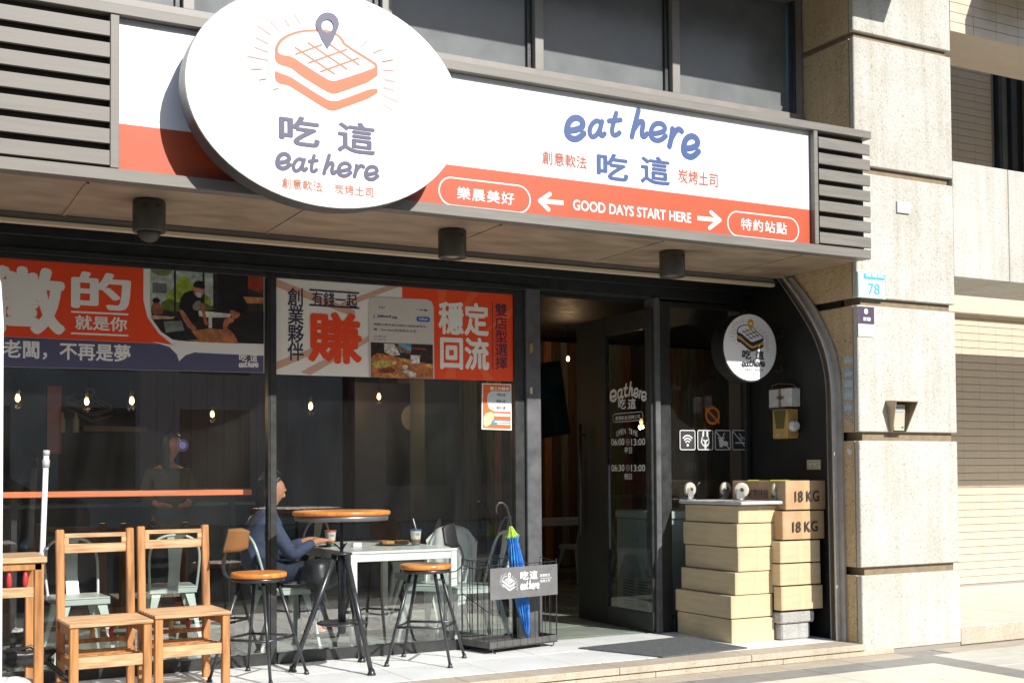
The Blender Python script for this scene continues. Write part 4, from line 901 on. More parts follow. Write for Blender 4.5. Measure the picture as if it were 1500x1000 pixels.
bx('display', mat('intercom_display', (.4, .42, .44), .2), ic, xd_+.02, xc_-.02, IY-.033, IY-.0305, zt_-.09, zt_-.05); bx('button', INK, ic, xc_-.045, xc_-.03, IY-.034, IY-.0305, zb_+.03, zb_+.04, bev=0)

# ============================================================ FLOOR ITEMS
mt = thing('doormat', 'grey rubber doormat on the white floor in front of the doorway', 'doormat', (2.7, -.75, 0))
mp_ = [(2.18, -.36), (3.14, -.36), (3.36, -1.13), (2.52, -1.13)]
B().prism([(2.22, -.47), (3.24, -.36), (3.30, -1.10), (2.50, -1.16)], 'z', .001, .011).add('mat_sheet', mat('mat_rubber', (.105, .11, .112), .85, var=.35, scale=45, bump=.6, bscale=160), mt)
# umbrella stand
ph_ = radians(12.2); um = thing('umbrella_stand', 'black wire umbrella stand with a grey logo board by the door post', 'umbrella stand', (1.81, -.154, 0), local=True, rotz=ph_)
W2, D2, HT = .33, .16, .66
B().box(-W2, W2, -D2, D2, .045, .055, bev=0).box(-W2, W2, -D2-.004, -D2, .04, .085).box(-W2, W2, D2, D2+.004, .04, .085).box(-W2-.004, -W2, -D2, D2, .04, .085).box(W2, W2+.004, -D2, D2, .04, .085).add('tray', mat('tray_grey', (.09, .085, .08), .6, var=.3, scale=14), um, fix=False)
def wire(pts, r=.0032): return B().tube(pts, r, 5).add('wire', STEELB, um)
for z in (.60, .66):
    wire([(-W2, D2, z), (W2, D2, z)])
wire([(-W2, -D2, .03), (-W2, -D2, HT)], .005); wire([(W2, -D2, .03), (W2, -D2, HT)], .005); wire([(-W2, D2, .03), (-W2, D2, HT+.02)], .005); wire([(W2, D2, .03), (W2, D2, HT+.02)], .005)
for x in (-W2, W2): wire([(x, -D2, HT-.02), (x, D2, HT+.02)]); wire([(x, -D2, HT-.07), (x, D2, HT-.03)]); wire([(x, -D2, .30), (x, D2, .42)]) if x < 0 else None
wire([(-W2, -D2, HT-.02), (W2, -D2, HT-.02)]); wire([(-W2, -D2, .035), (W2, -D2, .035)], .005); wire([(-W2, D2, .035), (W2, D2, .035)], .005)
for i in range(1, 9):
    x = -W2+2*W2*i/9; wire([(x, -D2-.003, .03), (x, -D2-.003, HT-.03 if i not in (2, 4) else .2)], .0026)
    wire([(x, D2, .03), (x, D2, HT)], .0026)
for i in range(1, 5):
    for sx in (-W2, W2): y = -D2+2*D2*i/5; wire([(sx, y, .03), (sx, y, HT-.02+.04*i/5)], .0026)
for sx in (-1, 1):
    for sy in (-1, 1): B().tube([(sx*(W2-.03), sy*D2, .035), (sx*(W2-.03), sy*D2, .012), (sx*(W2-.06), sy*D2, .002)], .005, 6).add('foot', STEELB, um)
B().box(-W2, W2, -D2-.016, -D2-.008, .39, .62, bev=.002).add('logo_board', mat('board_grey', (.15, .15, .15), .45, var=.15, scale=10), um, fix=False)
class LPlane(Plane):   # local plane of the board
    def __init__(s): s.ax = 1; s.val = -D2-.016
    def uv(s, px, py): return (px, py)
LP = LPlane(); WH = mat('white_print', (.72, .72, .72), .45)
ft = lambda x, y: (-.155+(x-711)*.00026, .505-(y-320)*.00030)
toast(LP, ft, .0055, WH, mat('board_grey', (.15, .15, .15)), WH, um, 1)
text('吃', LP, (-.045, .520, .035, .585), WH, um, .05, px=False); text('這', LP, (.045, .520, .125, .585), WH, um, .04, px=False)
s = Sheet(LP, 2); word(s, -.045, .13, .450, .490, wgt=.20); s.line([(.145, .522), (.255, .522)], .003, px=False); s.add(WH, um, 'lettering')
text('創意軟法', LP, (.15, .532, .25, .555), WH, um, .02, px=False); text('炭烤土司', LP, (.15, .490, .25, .513), WH, um, .02, px=False)
# umbrella
ub_ = thing('umbrella', 'closed blue umbrella with a green collar and hooked black handle in the wire stand', 'umbrella', (1.8, -.2, .06))
tip = at(774, 938, 1, -.16); top_ = at(749, 778, 1, -.16); hk = at(745, 741, 1, -.16)
ax_ = (top_-tip); q = B(); n_ = 16; prev = None
prof = [(0, .008), (.05, .014), (.12, .030), (.3, .050), (.5, .060), (.7, .058), (.82, .050), (.9, .040), (.96, .055)]
U_ = ax_.normalized().cross(Vector((0, 1, 0))).normalized(); V_ = ax_.normalized().cross(U_)
for (f, r) in prof:
    for k in range(n_*2):
        a = pi*k/n_+f*.9; rr = r*(1 if k % 2 else .72); q.v.append(tip+ax_*f+(U_*cos(a)+V_*sin(a))*rr)
for i in range(len(prof)-1):
    for k in range(n_*2): a = i*n_*2+k; b = i*n_*2+(k+1) % (n_*2); q.f.append((a, b, b+n_*2, a+n_*2)); q.sm.append(False)
q.add('canopy', mat('blue_fabric', srgb(70, 150, 222, .85), .42, var=.25, scale=14, col2=srgb(34, 96, 186, .8)), ub_)
q = B(); pr2 = [(.945, .054), (.96, .055), (.985, .036), (1.03, .020), (1.05, .012)]
for (f, r) in pr2:
    for k in range(16): a = pi*k/8; q.v.append(tip+ax_*f+(U_*cos(a)+V_*sin(a))*r*(1 if k % 2 else .8))
for i in range(len(pr2)-1):
    for k in range(16): a = i*16+k; b = i*16+(k+1) % 16; q.f.append((a, b, b+16, a+16)); q.sm.append(False)
q.add('collar', mat('green_fabric', srgb(168, 204, 60, .75), .6, var=.25, scale=30), ub_)
q = B().tube([tip+ax_*-.05, tip+ax_*.02], .007, 8); q.add('tip', STEELB, ub_)
hp = [at(x, y, 1, -.16) for x, y in ((749.5, 775), (747, 764), (745, 752), (742, 742), (737, 736.5), (731, 736), (727, 741), (726.5, 748), (728, 752))]
B().tube([tuple(p) for p in hp], .010, 8).add('handle', STEELB, ub_)

# ---------- stools
def make_stool(lab):
    t = thing('bar_stool', lab, 'stool', (0, 0, 0), 'bar stools at the round table', local=True)
    B().lathe([(.165, .648), (.178, .652), (.18, .666), (.178, .678), (.172, .682)], n=36).add('seat', STOOLW, t)
    B().lathe([(.155, .622), (.168, .624), (.168, .648), (.16, .649)], n=36).add('seat_ring', GUNM, t)
    for i in range(4):
        a = radians(45+90*i); p0 = Vector((.12*cos(a), .12*sin(a), .63)); p1 = Vector((.315*cos(a), .315*sin(a), .012))
        B().tube([p0, p1], .0125, 10, radii=[.0125, .010]).add('leg', GUNM, t)
        B().lathe([(.018, 0), (.02, .006), (.014, .014), (.012, .03)], tuple(p1*1-Vector((0, 0, .012))), 12).add('foot_pad', GUNM, t)
        a2 = radians(135+90*i); k = (.63-.26)/(.63-.012); q0 = p0.lerp(p1, k); e0 = Vector((.12*cos(a2), .12*sin(a2), .63)).lerp(Vector((.315*cos(a2), .315*sin(a2), .012)), k)
        B().tube([q0, e0], .009, 8).add('foot_rail', GUNM, t)
    cv = [(.10, .63), (.20, .625), (.255, .655), (.272, .72), (.255, .79), (.225, .835)]
    cv = chaikin(cv, 2, False); q = B()
    for i in range(len(cv)-1):
        (x0, z0), (x1, z1) = cv[i], cv[i+1]; t_ = Vector((x1-x0, 0, z1-z0)).normalized(); nn = Vector((-t_.z, 0, t_.x))*.003
        a0 = Vector((x0, 0, z0)); a1 = Vector((x1, 0, z1)); w_ = Vector((0, .018, 0))
        for sg in (1, -1): q.face([a0-w_+nn*sg, a0+w_+nn*sg, a1+w_+nn*sg, a1-w_+nn*sg])
        for sg in (1, -1): q.face([a0+w_*sg+nn, a0+w_*sg-nn, a1+w_*sg-nn, a1+w_*sg+nn])
    q.add('back_bracket', GUNM, t)
    def back(r, th, name, m, y0, y1, z0, z1):
        q = B(); n = 14; rows = 6
        for s_ in (0, 1):
            for i in range(n+1):
                a = radians(-40+80*i/n)
                for j in range(rows+1):
                    z = z0+(z1-z0)*j/rows; ed = abs(i/n*2-1); zz = z0+(z1-z0)*(.5+(j/rows-.5)*(1-.25*max(0, ed-.6)/.4)); rr = r+s_*th-(j/rows)*.03
                    q.v.append(Vector((rr*cos(a)-.01, rr*sin(a)*.95, zz)))
        w_ = rows+1; N = (n+1)*w_
        for s_ in (0, 1):
            for i in range(n):
                for j in range(rows):
                    a = s_*N+i*w_+j; q.f.append((a, a+w_, a+w_+1, a+1) if s_ else (a, a+1, a+w_+1, a+w_)); q.sm.append(True)
        edge = [(i, 0) for i in range(n+1)]+[(n, j) for j in range(1, rows+1)]+[(i, rows) for i in range(n-1, -1, -1)]+[(0, j) for j in range(rows-1, 0, -1)]
        for k in range(len(edge)):
            (i, j), (i2, j2) = edge[k], edge[(k+1) % len(edge)]; a = i*w_+j; b = i2*w_+j2; q.f.append((a, b, b+N, a+N)); q.sm.append(False)
        return q.add(name, m, t)
    back(.235, .008, 'backrest', BLACK, 0, 0, .80, .965); back(.231, .0035, 'backrest_front', mat('tan_ply', srgb(150, 106, 62, .7), .35), 0, 0, .805, .96)
    return t
st1 = make_stool('bar stool with its tan backrest at the left of the round bar table'); st1.location = (-.225, -.53, 0); st1.rotation_euler.z = radians(132)
st2 = copy_thing(st1, (.98, -.475, 0), radians(-38), 'bar stool with its dark backrest turned to the street, right of the round table')
# bar table
bt = thing('bar_table', 'tall round bar table with an orange wooden top and three splayed grey legs', 'table', (.36, -.48, 0), local=True)
B().lathe([(.315, 1.036), (.327, 1.040), (.33, 1.052), (.327, 1.062), (.32, 1.066)], n=56).add('tabletop', STOOLW, bt)
B().lathe([(.30, 1.000), (.312, 1.002), (.318, 1.034), (.31, 1.0355)], n=56).add('top_rim', mat('grey_rim', (.16, .16, .17), .4, .5), bt)
for px_, py_ in ((.07, -.42), (.452, -.815), (.585, -.25)):
    d = Vector((px_-.36, py_+.48, 0)); d = d.normalized(); p1 = d*.33+Vector((0, 0, .012)); p0 = d*.045+Vector((0, 0, .775))
    B().tube([p0, p1], .021, 12, radii=[.021, .0165]).add('leg', GUNM, bt); B().lathe([(.028, 0), (.030, .008), (.022, .02), (.018, .04)], tuple(p1-Vector((0, 0, .012))), 14).add('foot_pad', GUNM, bt)
B().lathe([(.062, .768), (.072, .772), (.072, .782), (.03, .786)], n=28).add('collar', GUNM, bt)
B().lathe([(.020, .24), (.026, .25), (.026, .77), (.02, .775)], n=18).add('column', GUNM, bt)
B().lathe([(.012, .70), (.012, 1.0)], n=12).add('screw', STEELB, bt)
for a in (30, 150, 270): B().tube([(0, 0, .80), (.05*cos(radians(a)), .05*sin(radians(a)), .845)], .005, 6).add('clamp_lever', STEELB, bt)
B().lathe([(.16, .305), (.168, .308), (.168, .318), (.16, .321)], n=36).add('shelf', GUNM, bt)

# ---------- wooden school chairs
def make_wchair(lab):
    t = thing('wooden_chair', lab, 'chair', (0, 0, 0), 'wooden school chairs by the left window', local=True)
    w_, d = .206, .215     # half width, half depth ; front is -y
    for sx in (-1, 1):
        x0, x1 = (sx*w_-.0235, sx*w_+.0235)
        q = B(); M = Matrix.Translation((0, d, .45)) @ Matrix.Rotation(radians(-4), 4, 'X') @ Matrix.Translation((0, -d, -.45))
        q.box(x0, x1, d-.02, d+.02, .40, .955, bev=.006, M=M); q.box(x0, x1, d-.0205, d+.0205, 0, .43, bev=.004); q.add('rear_post', WOOD, t, fix=False)
        B().box(x0, x1, -d-.0235, -d+.0235, 0, .433, bev=.004).add('front_leg', WOOD, t, fix=False)
        B().box(sx*w_-.012, sx*w_+.012, -d+.025, d-.021, .37, .43, bev=.003).add('side_rail', WOOD, t, fix=False)
        B().box(sx*w_-.011, sx*w_+.011, -d+.025, d-.021, .20, .245, bev=.003).add('side_rail', WOOD, t, fix=False)
        B().tube([(sx*w_*.93, -d+.02, .40), (sx*w_*.93, -d+.12, .30)], .008, 6)
        B().box(-w_+.024, w_-.024, -d-.010, -d+.012, .20, .265, bev=.003).add('front_rail', WOODX, t, fix=False)
    for z in (.30, .385): B().box(-w_+.024, w_-.024, d-.012, d+.010, z-.012, z+.014, bev=.003).add('rear_rail', WOOD, t, fix=False)
    for x, m in ((-.02, mat('gold_bead', srgb(214, 186, 120, .75), .35)), (.09, mat('red_bead', srgb(206, 60, 66, .75), .35))):
        B().lathe([(.005, .312), (.011, .318), (.017, .335), (.012, .345), (.017, .355), (.011, .368), (.005, .374)], (x, d, 0), 12).add('bead_spindle', m, t)
    for i in range(7):
        y = -d-.012+i*.066; B().box(-w_-.03, w_+.03, y-.024, y+.026, .433+(.0 if i else -.002), .452, bev=.004).add('seat_slat', WOODX, t, fix=False)
    for i in range(5):
        y = -d+.06+i*.075; B().box(-w_+.012, w_-.012, y-.015, y+.015, .246, .258, bev=.002).add('shelf_slat', WOOD, t, fix=False)
    # back rail with a slot
    lean = sin(radians(4)); yb = d+.42*lean
    def rail(xa, xb, za, zb): return (xa, xb, yb-.011, yb+.011, za, zb)
    q = B(); q.box(*rail(-w_+.024, w_-.024, .905, .930), bev=.003).box(*rail(-w_+.024, w_-.024, .815, .868), bev=.003).box(*rail(-w_+.024, -w_+.05, .868, .905)).box(*rail(w_-.05, w_-.024, .868, .905)); q.add('back_rail', WOODX, t, fix=False)
    return t
wc1 = make_wchair('wooden slatted chair on the left with its seat nearer the street'); wc1.scale.z = 1.035; wc1.location = (-1.225, -.73, 0); wc1.rotation_euler.z = radians(2)
wc2 = copy_thing(wc1, (-.71, -.53, 0), radians(2), 'wooden slatted chair on the right of the pair, next to the bar stool')
# wooden stand at the left edge
ws = thing('wooden_stand', 'tall wooden stand with red bead spindles at the left edge of the photo', 'wooden stand', (-1.95, -.75, 0))
sx1 = at(62, 822, 1, -.95).x; ztop = at(62, 818, 1, -.95).z
bx('top', WOODX, ws, sx1-.62, sx1+.02, -1.0, -.50, ztop-.02, ztop+.015, bev=.005); bx('apron', WOOD, ws, sx1-.60, sx1-.005, -.985, -.965, ztop-.06, ztop-.021)
for (xl, yl) in ((sx1-.045, -.985), (sx1-.045, -.56), (sx1-.60, -.985), (sx1-.60, -.56)): bx('leg', WOOD, ws, xl, xl+.05, yl, yl+.05, 0, ztop-.021, bev=.004)
bx('rail', WOODX, ws, sx1-.55, sx1-.046, -.975, -.95, ztop-.21, ztop-.155)
for i in range(5): B().lathe([(.006, ztop-.154), (.013, ztop-.145), (.016, ztop-.12), (.013, ztop-.09), (.006, ztop-.061)], (sx1-.09-i*.085, -.962, 0), 12).add('bead_spindle', mat('red_bead', (1, 0, 0)), ws)
# white pole
wp = thing('white_pole', 'slim white telescopic pole leaning upright behind the wooden stand', 'pole', (-1.5, -.35, 0))
pb = at(56, 990, 2, .02); pb = Vector((at(55, 985, 1, -.35).x, -.35, at(55, 985, 1, -.35).z)); pt = at(68, 662, 1, -.28); pt.y = -.28
B().tube([pb, pt], .0165, 12).add('tube', mat('white_pole_paint', (.72, .73, .76), .3), wp); ct = pb.lerp(pt, .52)
for f, r, h in ((.93, .022, .05), (.50, .030, .06)):
    a = pb.lerp(pt, f); b = pb.lerp(pt, f+h/1.4); B().tube([a, b], r, 12).add('collar', mat('grey_plastic', (.42, .43, .42), .45), wp)
B().tube([pb.lerp(pt, .985), pt+Vector((0, 0, .012))], .020, 12).add('end_cap', mat('grey_plastic', (.4, .4, .4)), wp)
# white sack, black bag
sk = B(); rng = random.Random(3)
def blob(c, r, n=18, m=12, k=1.0, seed=1):
    q = B(); rg = random.Random(seed); ph1, ph2 = rg.random()*6, rg.random()*6
    for j in range(m+1):
        v = pi*j/m
        for i in range(n):
            u = 2*pi*i/n; w_ = 1+.06*k*sin(3*u+ph1)*sin(v)+.05*k*sin(5*v+ph2)+.03*k*sin(7*u+4*v)
            q.v.append(Vector((c[0]+r[0]*w_*sin(v)*cos(u), c[1]+r[1]*w_*sin(v)*sin(u), max(.002, c[2]+r[2]*w_*cos(v)))))
    for j in range(m):
        for i in range(n): a = j*n+i; b = j*n+(i+1) % n; q.f.append((a, a+n, b+n, b)); q.sm.append(True)
    return q
ck = at(30, 1000, 1, -.9)
tag(blob((ck.x-.07, -.86, .03), (.24, .2, .15), seed=5, n=28, m=18).add('white_sack', mat('white_sack_cloth', (.66, .68, .67), .6, var=.1, scale=5, bump=.2, bscale=12)), 'bulging white sack on the ground at the lower left corner', 'sack')
bgk = thing('black_bag', 'crumpled black bag with long straps lying behind the white sack', 'bag', (-1.45, -.5, 0)); bm2 = mat('black_nylon', (.025, .026, .028), .38, var=.3, scale=14, bump=.3)
cb2 = at(40, 960, 1, -.5); blob((cb2.x-.02, -.5, max(.12, cb2.z)), (.16, .12, .06), seed=9, k=2.5, n=24).add('bag_body', bm2, bgk)
for sgn in (0, 1):
    P0 = [at(x, y+sgn*5, 1, -.55) for x, y in ((20, 955), (45, 945), (60, 960), (78, 975), (95, 990), (115, 1003))]; B().tube([tuple(p) for p in P0], .022-.006*sgn, 8, flat=(1, .5)).add('strap', bm2, bgk)
# white curved panel at the very left
wpn = thing('white_board', 'white upright board with a rounded top cut by the left photo edge', 'board', (-2.2, -1.9, 0)); e0 = at(4.2, 700, 1, -2.0).x; zt2 = at(2, 384, 1, -2.0).z
pts = [(e0-.6, GZ), (e0+.0, GZ), (e0+.0, zt2-.28), (e0-.012, zt2-.1), (e0-.05, zt2+.02), (e0-.12, zt2+.08), (e0-.45, zt2+.14), (e0-.6, zt2+.14)]
B().prism(pts, 'y', -2.0, -1.97).add('panel', mat('white_board_paint', (.70, .70, .66), .4), wpn); bx('foot', STEELB, wpn, e0-.5, e0-.2, -2.2, -1.75, GZ, GZ+.03)
#INTERIOR
# ============================================================ INTERIOR
fl = B().box(-3.6, 5.25, .05, 1.5, -.06, -.012).box(-3.6, 11, 1.501, 6.6, -.06, -.012); fl = struct(fl.add('interior_floor', GROUT, fix=False))
ITILE = mat('interior_tile', srgb(176, 186, 172, .72), .22, var=.12, scale=3)
for i in range(13):
    for j in range(5): tile('in', ITILE, -2.4+i*.6, -1.8+i*.6, .12+j*.6, .72+j*.6, top=0, parent=fl, th=.012, name='floor_tile')
bx('floor_sheet', ITILE, fl, -3.6, 11, 3.125, 6.6, -.011, -.0005, bev=0); bx('floor_sheet', ITILE, fl, 5.405, 11, 1.51, 3.12, -.011, -.0005, bev=0); bx('floor_sheet', ITILE, fl, -3.6, -2.405, .12, 3.12, -.011, -.0005, bev=0)
bx('threshold', ITILE, fl, -3.6, 5, .05, .118, -.011, -.001, bev=0)
DARKW = mat('dark_wall', (.030, .029, .027), .7, var=.3, scale=3)
struct(B().box(-3.6, 11, 6.5, 6.7, 0, 3.3).add('back_wall', DARKW, fix=False)); struct(B().box(-3.8, -3.6, -.4, 6.7, GZ, 3.3).add('left_wall', DARKW, fix=False))
struct(B().box(11, 11.2, 1.52, 6.7, 0, 3.3).add('right_wall', DARKW, fix=False)); struct(B().box(-3.8, 5.249, .202, 1.5, 3.2, 3.3).box(-3.8, 11.2, 1.501, 6.7, 3.2, 3.3).add('ceiling', BLACK, fix=False))
struct(B().box(4.265, 5.2, .05, .12, 0, 3.2).add('front_wall', DARKW, fix=False)); struct(B().box(5.2, 5.249, .05, 1.11, 0, 3.2).add('front_wall', DARKW, fix=False))
struct(B().box(-3.6, 4.25, .101, .2, 2.73, 3.2).add('lintel', BLACK, fix=False))
pk_ = thing('plank_wall', 'striped wall of reclaimed vertical planks in brown, green and rust at the back right', 'plank wall', (7, 6.4, 0))
PALC = [(98, 76, 56), (74, 56, 42), (118, 92, 66), (98, 100, 80), (120, 78, 58), (56, 46, 38), (110, 110, 88), (130, 102, 76), (64, 52, 44), (88, 92, 78)]
rg = random.Random(11); x = 3.4
while x < 10.9:
    w_ = rg.choice((.12, .15, .18, .22)); c = rg.choice(PALC); m = mat('plank_%02x%02x%02x' % c, srgb(*c, 3.2), .6, var=.35, scale=5, stretch=(6, 6, .5))
    B().box(x, x+w_-.006, 6.36+rg.uniform(0, .03), 6.48, .02, 3.15, bev=.004).add('plank', m, pk_, fix=False); x += w_
wpn2 = thing('wood_panel', 'dark brown boarded panel on the rear wall behind the left window', 'wall panel', (1.8, 6.3, 1.6)); WP = mat('dark_boards', srgb(96, 58, 34, .7), .5, var=.4, scale=5, stretch=(8, 8, .4))
for i in range(14): bx('board', WP, wpn2, .35+i*.2, .545+i*.2, 6.40, 6.48, .9, 2.55)
g2 = thing('grey_column', 'dim grey column and doorway deep inside behind the middle window', 'column', (3.3, 4.3, 0)); GC = mat('dim_grey', (.16, .17, .15), .5, var=.1)
bx('shaft', GC, g2, 2.95, 3.38, 4.0, 4.4, 0, 3.19)
ck_ = thing('wall_clock', 'round cream clock hanging on a dark panel behind the middle window', 'clock', (2.2, 4.5, 2.0)); cc = at(604, 612, 1, 4.5)
ellcyl(.13, .15, 4.48, 4.52, Vector((cc.x, 4.5, cc.z)), 32).add('clock_face', mat('clock_cream', (.45, .42, .34), .4), ck_)
for dx, dz in ((.0, .09), (.05, -.03)): B().tube([(cc.x, 4.475, cc.z), (cc.x+dx, 4.475, cc.z+dz)], .006, 6).add('hand', INK, ck_)
pd = thing('inner_door', 'dark framed inner door with a long pale handle behind the middle window', 'door', (2.5, 4.55, 0)); dxa = at(613, 700, 1, 4.5).x; dxb = at(655, 700, 1, 4.5).x
bx('leaf', mat('inner_leaf', (.05, .04, .034), .5, var=.3), pd, dxa-.75, dxb, 4.55, 4.60, 0, 2.35); bx('door_edge', mat('copper_edge', srgb(120, 70, 40, .6), .3, .5), pd, dxb, dxb+.03, 4.50, 4.60, 0, 2.4)
h0 = at(607, 665, 1, 4.45); h1 = at(607, 703, 1, 4.45); B().tube([h0, h1], .018, 8).add('handle', STEEL, pd)
# shelf with kitchen things
shf = thing('wall_shelf', 'wooden wall shelf holding jars behind the left window', 'shelf', (.5, 5.5, 1.9)); a = at(120, 628, 1, 5.5); b = at(212, 626, 1, 5.5)
SHW = mat('shelf_wood', srgb(120, 92, 56, .7), .6, var=.2); bx('board', SHW, shf, a.x, b.x, 5.4, 5.7, a.z-.03, a.z+.03); 
for i, px_ in enumerate((91, 111)):
    c = at(px_, 620, 1, 5.5); t = thing('jar', ('tall pale bottle' if i == 0 else 'short yellowish jar')+' on the dark kitchen shelf behind the left window', 'jar', tuple(c)); B().lathe([(.03, -.10), (.035, -.09), (.035, .04), (.015, .08), (.015, .12)], tuple(c), 14).add('glass_body', mat('jar_pale', (.4, .42, .34), .3), t)
rp_ = thing('copper_post', 'thin copper coloured post behind the left window', 'post', (-.2, 5, 1)); a = at(79, 600, 1, 5.0); bx('shaft', mat('copper_paint', srgb(150, 70, 36, .7), .5, var=.3), rp_, a.x-.07, a.x+.07, 4.98, 5.05, 1.55, 2.25)
kc = thing('kitchen_counter', 'dark kitchen counter at the back of the room behind the left window', 'counter', (-1, 4.6, 0)); bx('body', DARKW, kc, -3.3, 1.1, 4.4, 5.1, 0, 1.0); bx('worktop', mat('dim_steel', (.14, .14, .14), .3, .6), kc, -3.35, 1.15, 4.35, 5.15, 1.0, 1.04)
bx('red_panel', mat('dim_red', srgb(120, 50, 34, .6), .5), kc, .1, .5, 4.38, 4.40, 1.06, 1.35)
BP = Plane(1, 6.49); lg = thing('mirrored_logo', 'faint mirrored toast logo painted onto the dark rear wall', 'emblem', (0, 6.45, 2.1)); c = BP.uv(131, 597); toast(BP, lambda x, y: (c[0]+(x-711)*.0011, c[1]-(y-320)*.0009), .016, mat('dim_beige', (.13, .115, .09), .6), DARKW, mat('dim_beige', (.1, .1, .1)), lg, 1, rays=False)  # dim reflection of the logo, painted as an emblem on the wall
# pendant bulbs
BULB = mat('bulb_glow', (1.0, .52, .16), .3, emis=11)
for px_, py_, y_, lab in ((26, 582, 3.0, 'lit bulb nearest the left edge of the left window'), (127, 587, 3.2, 'lit bulb above the faint toast emblem'), (193, 586, 2.4, 'lit bulb left of the standing woman'), (311, 606, 4.0, 'lit bulb at the right of the left window'), (455, 594, 2.4, 'lit bulb at the left of the middle window'), (555, 580, 4.0, 'small lit bulb in the centre of the middle window'), (832, 525, 5.0, 'lit bulb seen through the open doorway')):
    p = at(px_, py_, 1, y_); t = thing('pendant_bulb', lab, 'bulb', tuple(p), 'pendant bulbs inside the shop')
    B().lathe([(.004, -.035), (.016, -.026), (.021, -.006), (.016, .014), (.009, .028)], tuple(p), 12).add('bulb', BULB, t)
    B().lathe([(.012, .029), (.016, .033), (.016, .075), (.006, .085)], tuple(p), 12).add('socket', mat('brass_socket', (.3, .2, .08), .4, .8), t); B().tube([p+Vector((0, 0, .085)), Vector((p.x, p.y, 3.2))], .004, 5).add('cord', BLACK, t)
    ld = bpy.data.lights.new('bulb_light', 'POINT'); ld.energy = 4 if y_ > 4.5 else 3.5; ld.color = (1, .66, .36); ld.shadow_soft_size = .03; lo = bpy.data.objects.new('bulb_light', ld); COL.objects.link(lo); lo.parent = t; lo.location = (0, 0, -.07)
# window counter
co = thing('counter_bar', 'long orange wooden counter running behind the left window', 'counter', (-1.5, .45, 0)); za = at(380, 716, 1, .30).z; 
bx('worktop', mat('counter_wood', srgb(236, 134, 88, 1.0), .4, var=.15, scale=5, stretch=(.6, 8, 8)), co, -3.3, -.04, .28, .60, za-.040, za-.002, bev=.004)
for x in (-2.9, -1.6, -.12): bx('leg', STEELB, co, x-.02, x+.02, .50, .54, 0, za-.041)
# tolix style chairs
def make_mchair(lab):
    t = thing('metal_chair', lab, 'chair', (0, 0, 0), 'metal cafe chairs inside', local=True)   # faces +x
    q = B(); q.box(-.19, .19, -.18, .18, .437, .452, bev=.007).box(-.188, .188, -.178, .178, .40, .4365, bev=.003); q.add('seat', TOLIX, t, fix=False)
    for sx in (-1, 1):
        for sy in (-1, 1):
            q = B(); a = Vector((sx*.165, sy*.155, .43)); b = Vector((sx*.235 if sx > 0 else -.25, sy*.215, 0)); n = 6
            for i in range(n+1):
                f = i/n; c = a.lerp(b, f); w_ = .055*(1-f)**1.5+.020
                q.v += [c+Vector((-sx*w_, 0, 0)), c, c+Vector((0, -sy*w_, 0)), c+Vector((-sx*.006, -sy*.006, 0))]
            for i in range(n):
                for k in range(4): e = i*4+k; g = i*4+(k+1) % 4; q.f.append((e, g, g+4, e+4)); q.sm.append(False)
            q.add('leg', TOLIX, t)
    pts = [(-.17, -.175, .42), (-.215, -.185, .56), (-.262, -.19, .72), (-.285, -.155, .81), (-.295, -.08, .85), (-.298, 0, .858), (-.295, .08, .85), (-.285, .155, .81), (-.262, .19, .72), (-.215, .185, .56), (-.17, .175, .42)]
    P_ = pts
    for _ in range(2):
        o_ = [P_[0]]
        for a, b in zip(P_, P_[1:]): o_ += [tuple(Vector(a).lerp(Vector(b), .25)), tuple(Vector(a).lerp(Vector(b), .75))]
        P_ = o_+[P_[-1]]
    B().tube(P_, .011, 8).add('back_frame', TOLIX, t)
    q = B(); sp = [(-.185, .45, .045), (-.235, .58, .042), (-.272, .72, .05), (-.294, .852, .062)]
    for (x, z, w_) in sp: q.v += [Vector((x, -w_, z)), Vector((x, w_, z)), Vector((x-.004, w_, z)), Vector((x-.004, -w_, z))]
    for i in range(3):
        for k in range(4): e = i*4+k; g = i*4+(k+1) % 4; q.f.append((e, g, g+4, e+4)); q.sm.append(False)
    q.add('splat', TOLIX, t); return t
mc = make_mchair('pale metal chair the man in the blue jacket sits on'); mc.location = (.36, .86, 0); mc.rotation_euler.z = radians(4)
for (x, y, a, lab) in ((1.50, .52, 218, 'pale metal chair with a white coat hung over its back'), (1.67, .21, 176, 'pale metal chair nearest the glass beside the umbrella stand'), (1.80, 1.45, 180, 'pale metal chair on the far right side of the white table'), (-1.12, .95, -86, 'pale metal chair behind the left wooden chair'), (-1.85, 1.2, -95, 'pale metal chair at the left edge behind the wooden stand'), (-.35, 1.5, 85, 'pale metal chair between the window counter and the mullion'), (5.15, 4.35, 95, 'pale metal chair at the far table seen through the doorway'), (2.35, 3.0, 160, 'pale metal chair in the dim middle of the room'), (1.25, 3.3, 200, 'pale metal chair in the dim rear of the room'), (3.3, 3.2, 180, 'pale metal chair deep inside left of the doorway')):
    copy_thing(mc, (x, y, 0), radians(a), lab)
WT = mat('white_table', (.84, .85, .83), .25, var=.03)
def wtable(lab, x0, x1, y0, y1):
    t = thing('white_table', lab, 'table', ((x0+x1)/2, (y0+y1)/2, 0)); bx('tabletop', WT, t, x0, x1, y0, y1, .722, .742, bev=.004)
    for (a, b, c, d) in ((x0+.01, x1-.01, y0+.01, y0+.03), (x0+.01, x1-.01, y1-.03, y1-.01), (x0+.01, x0+.03, y0+.031, y1-.031), (x1-.03, x1-.01, y0+.031, y1-.031)): bx('apron', WT, t, a, b, c, d, .665, .7215)
    for x in (x0+.005, x1-.055):
        for y in (y0+.005, y1-.055): bx('leg', WT, t, x, x+.05, y, y+.05, .0, .7214)
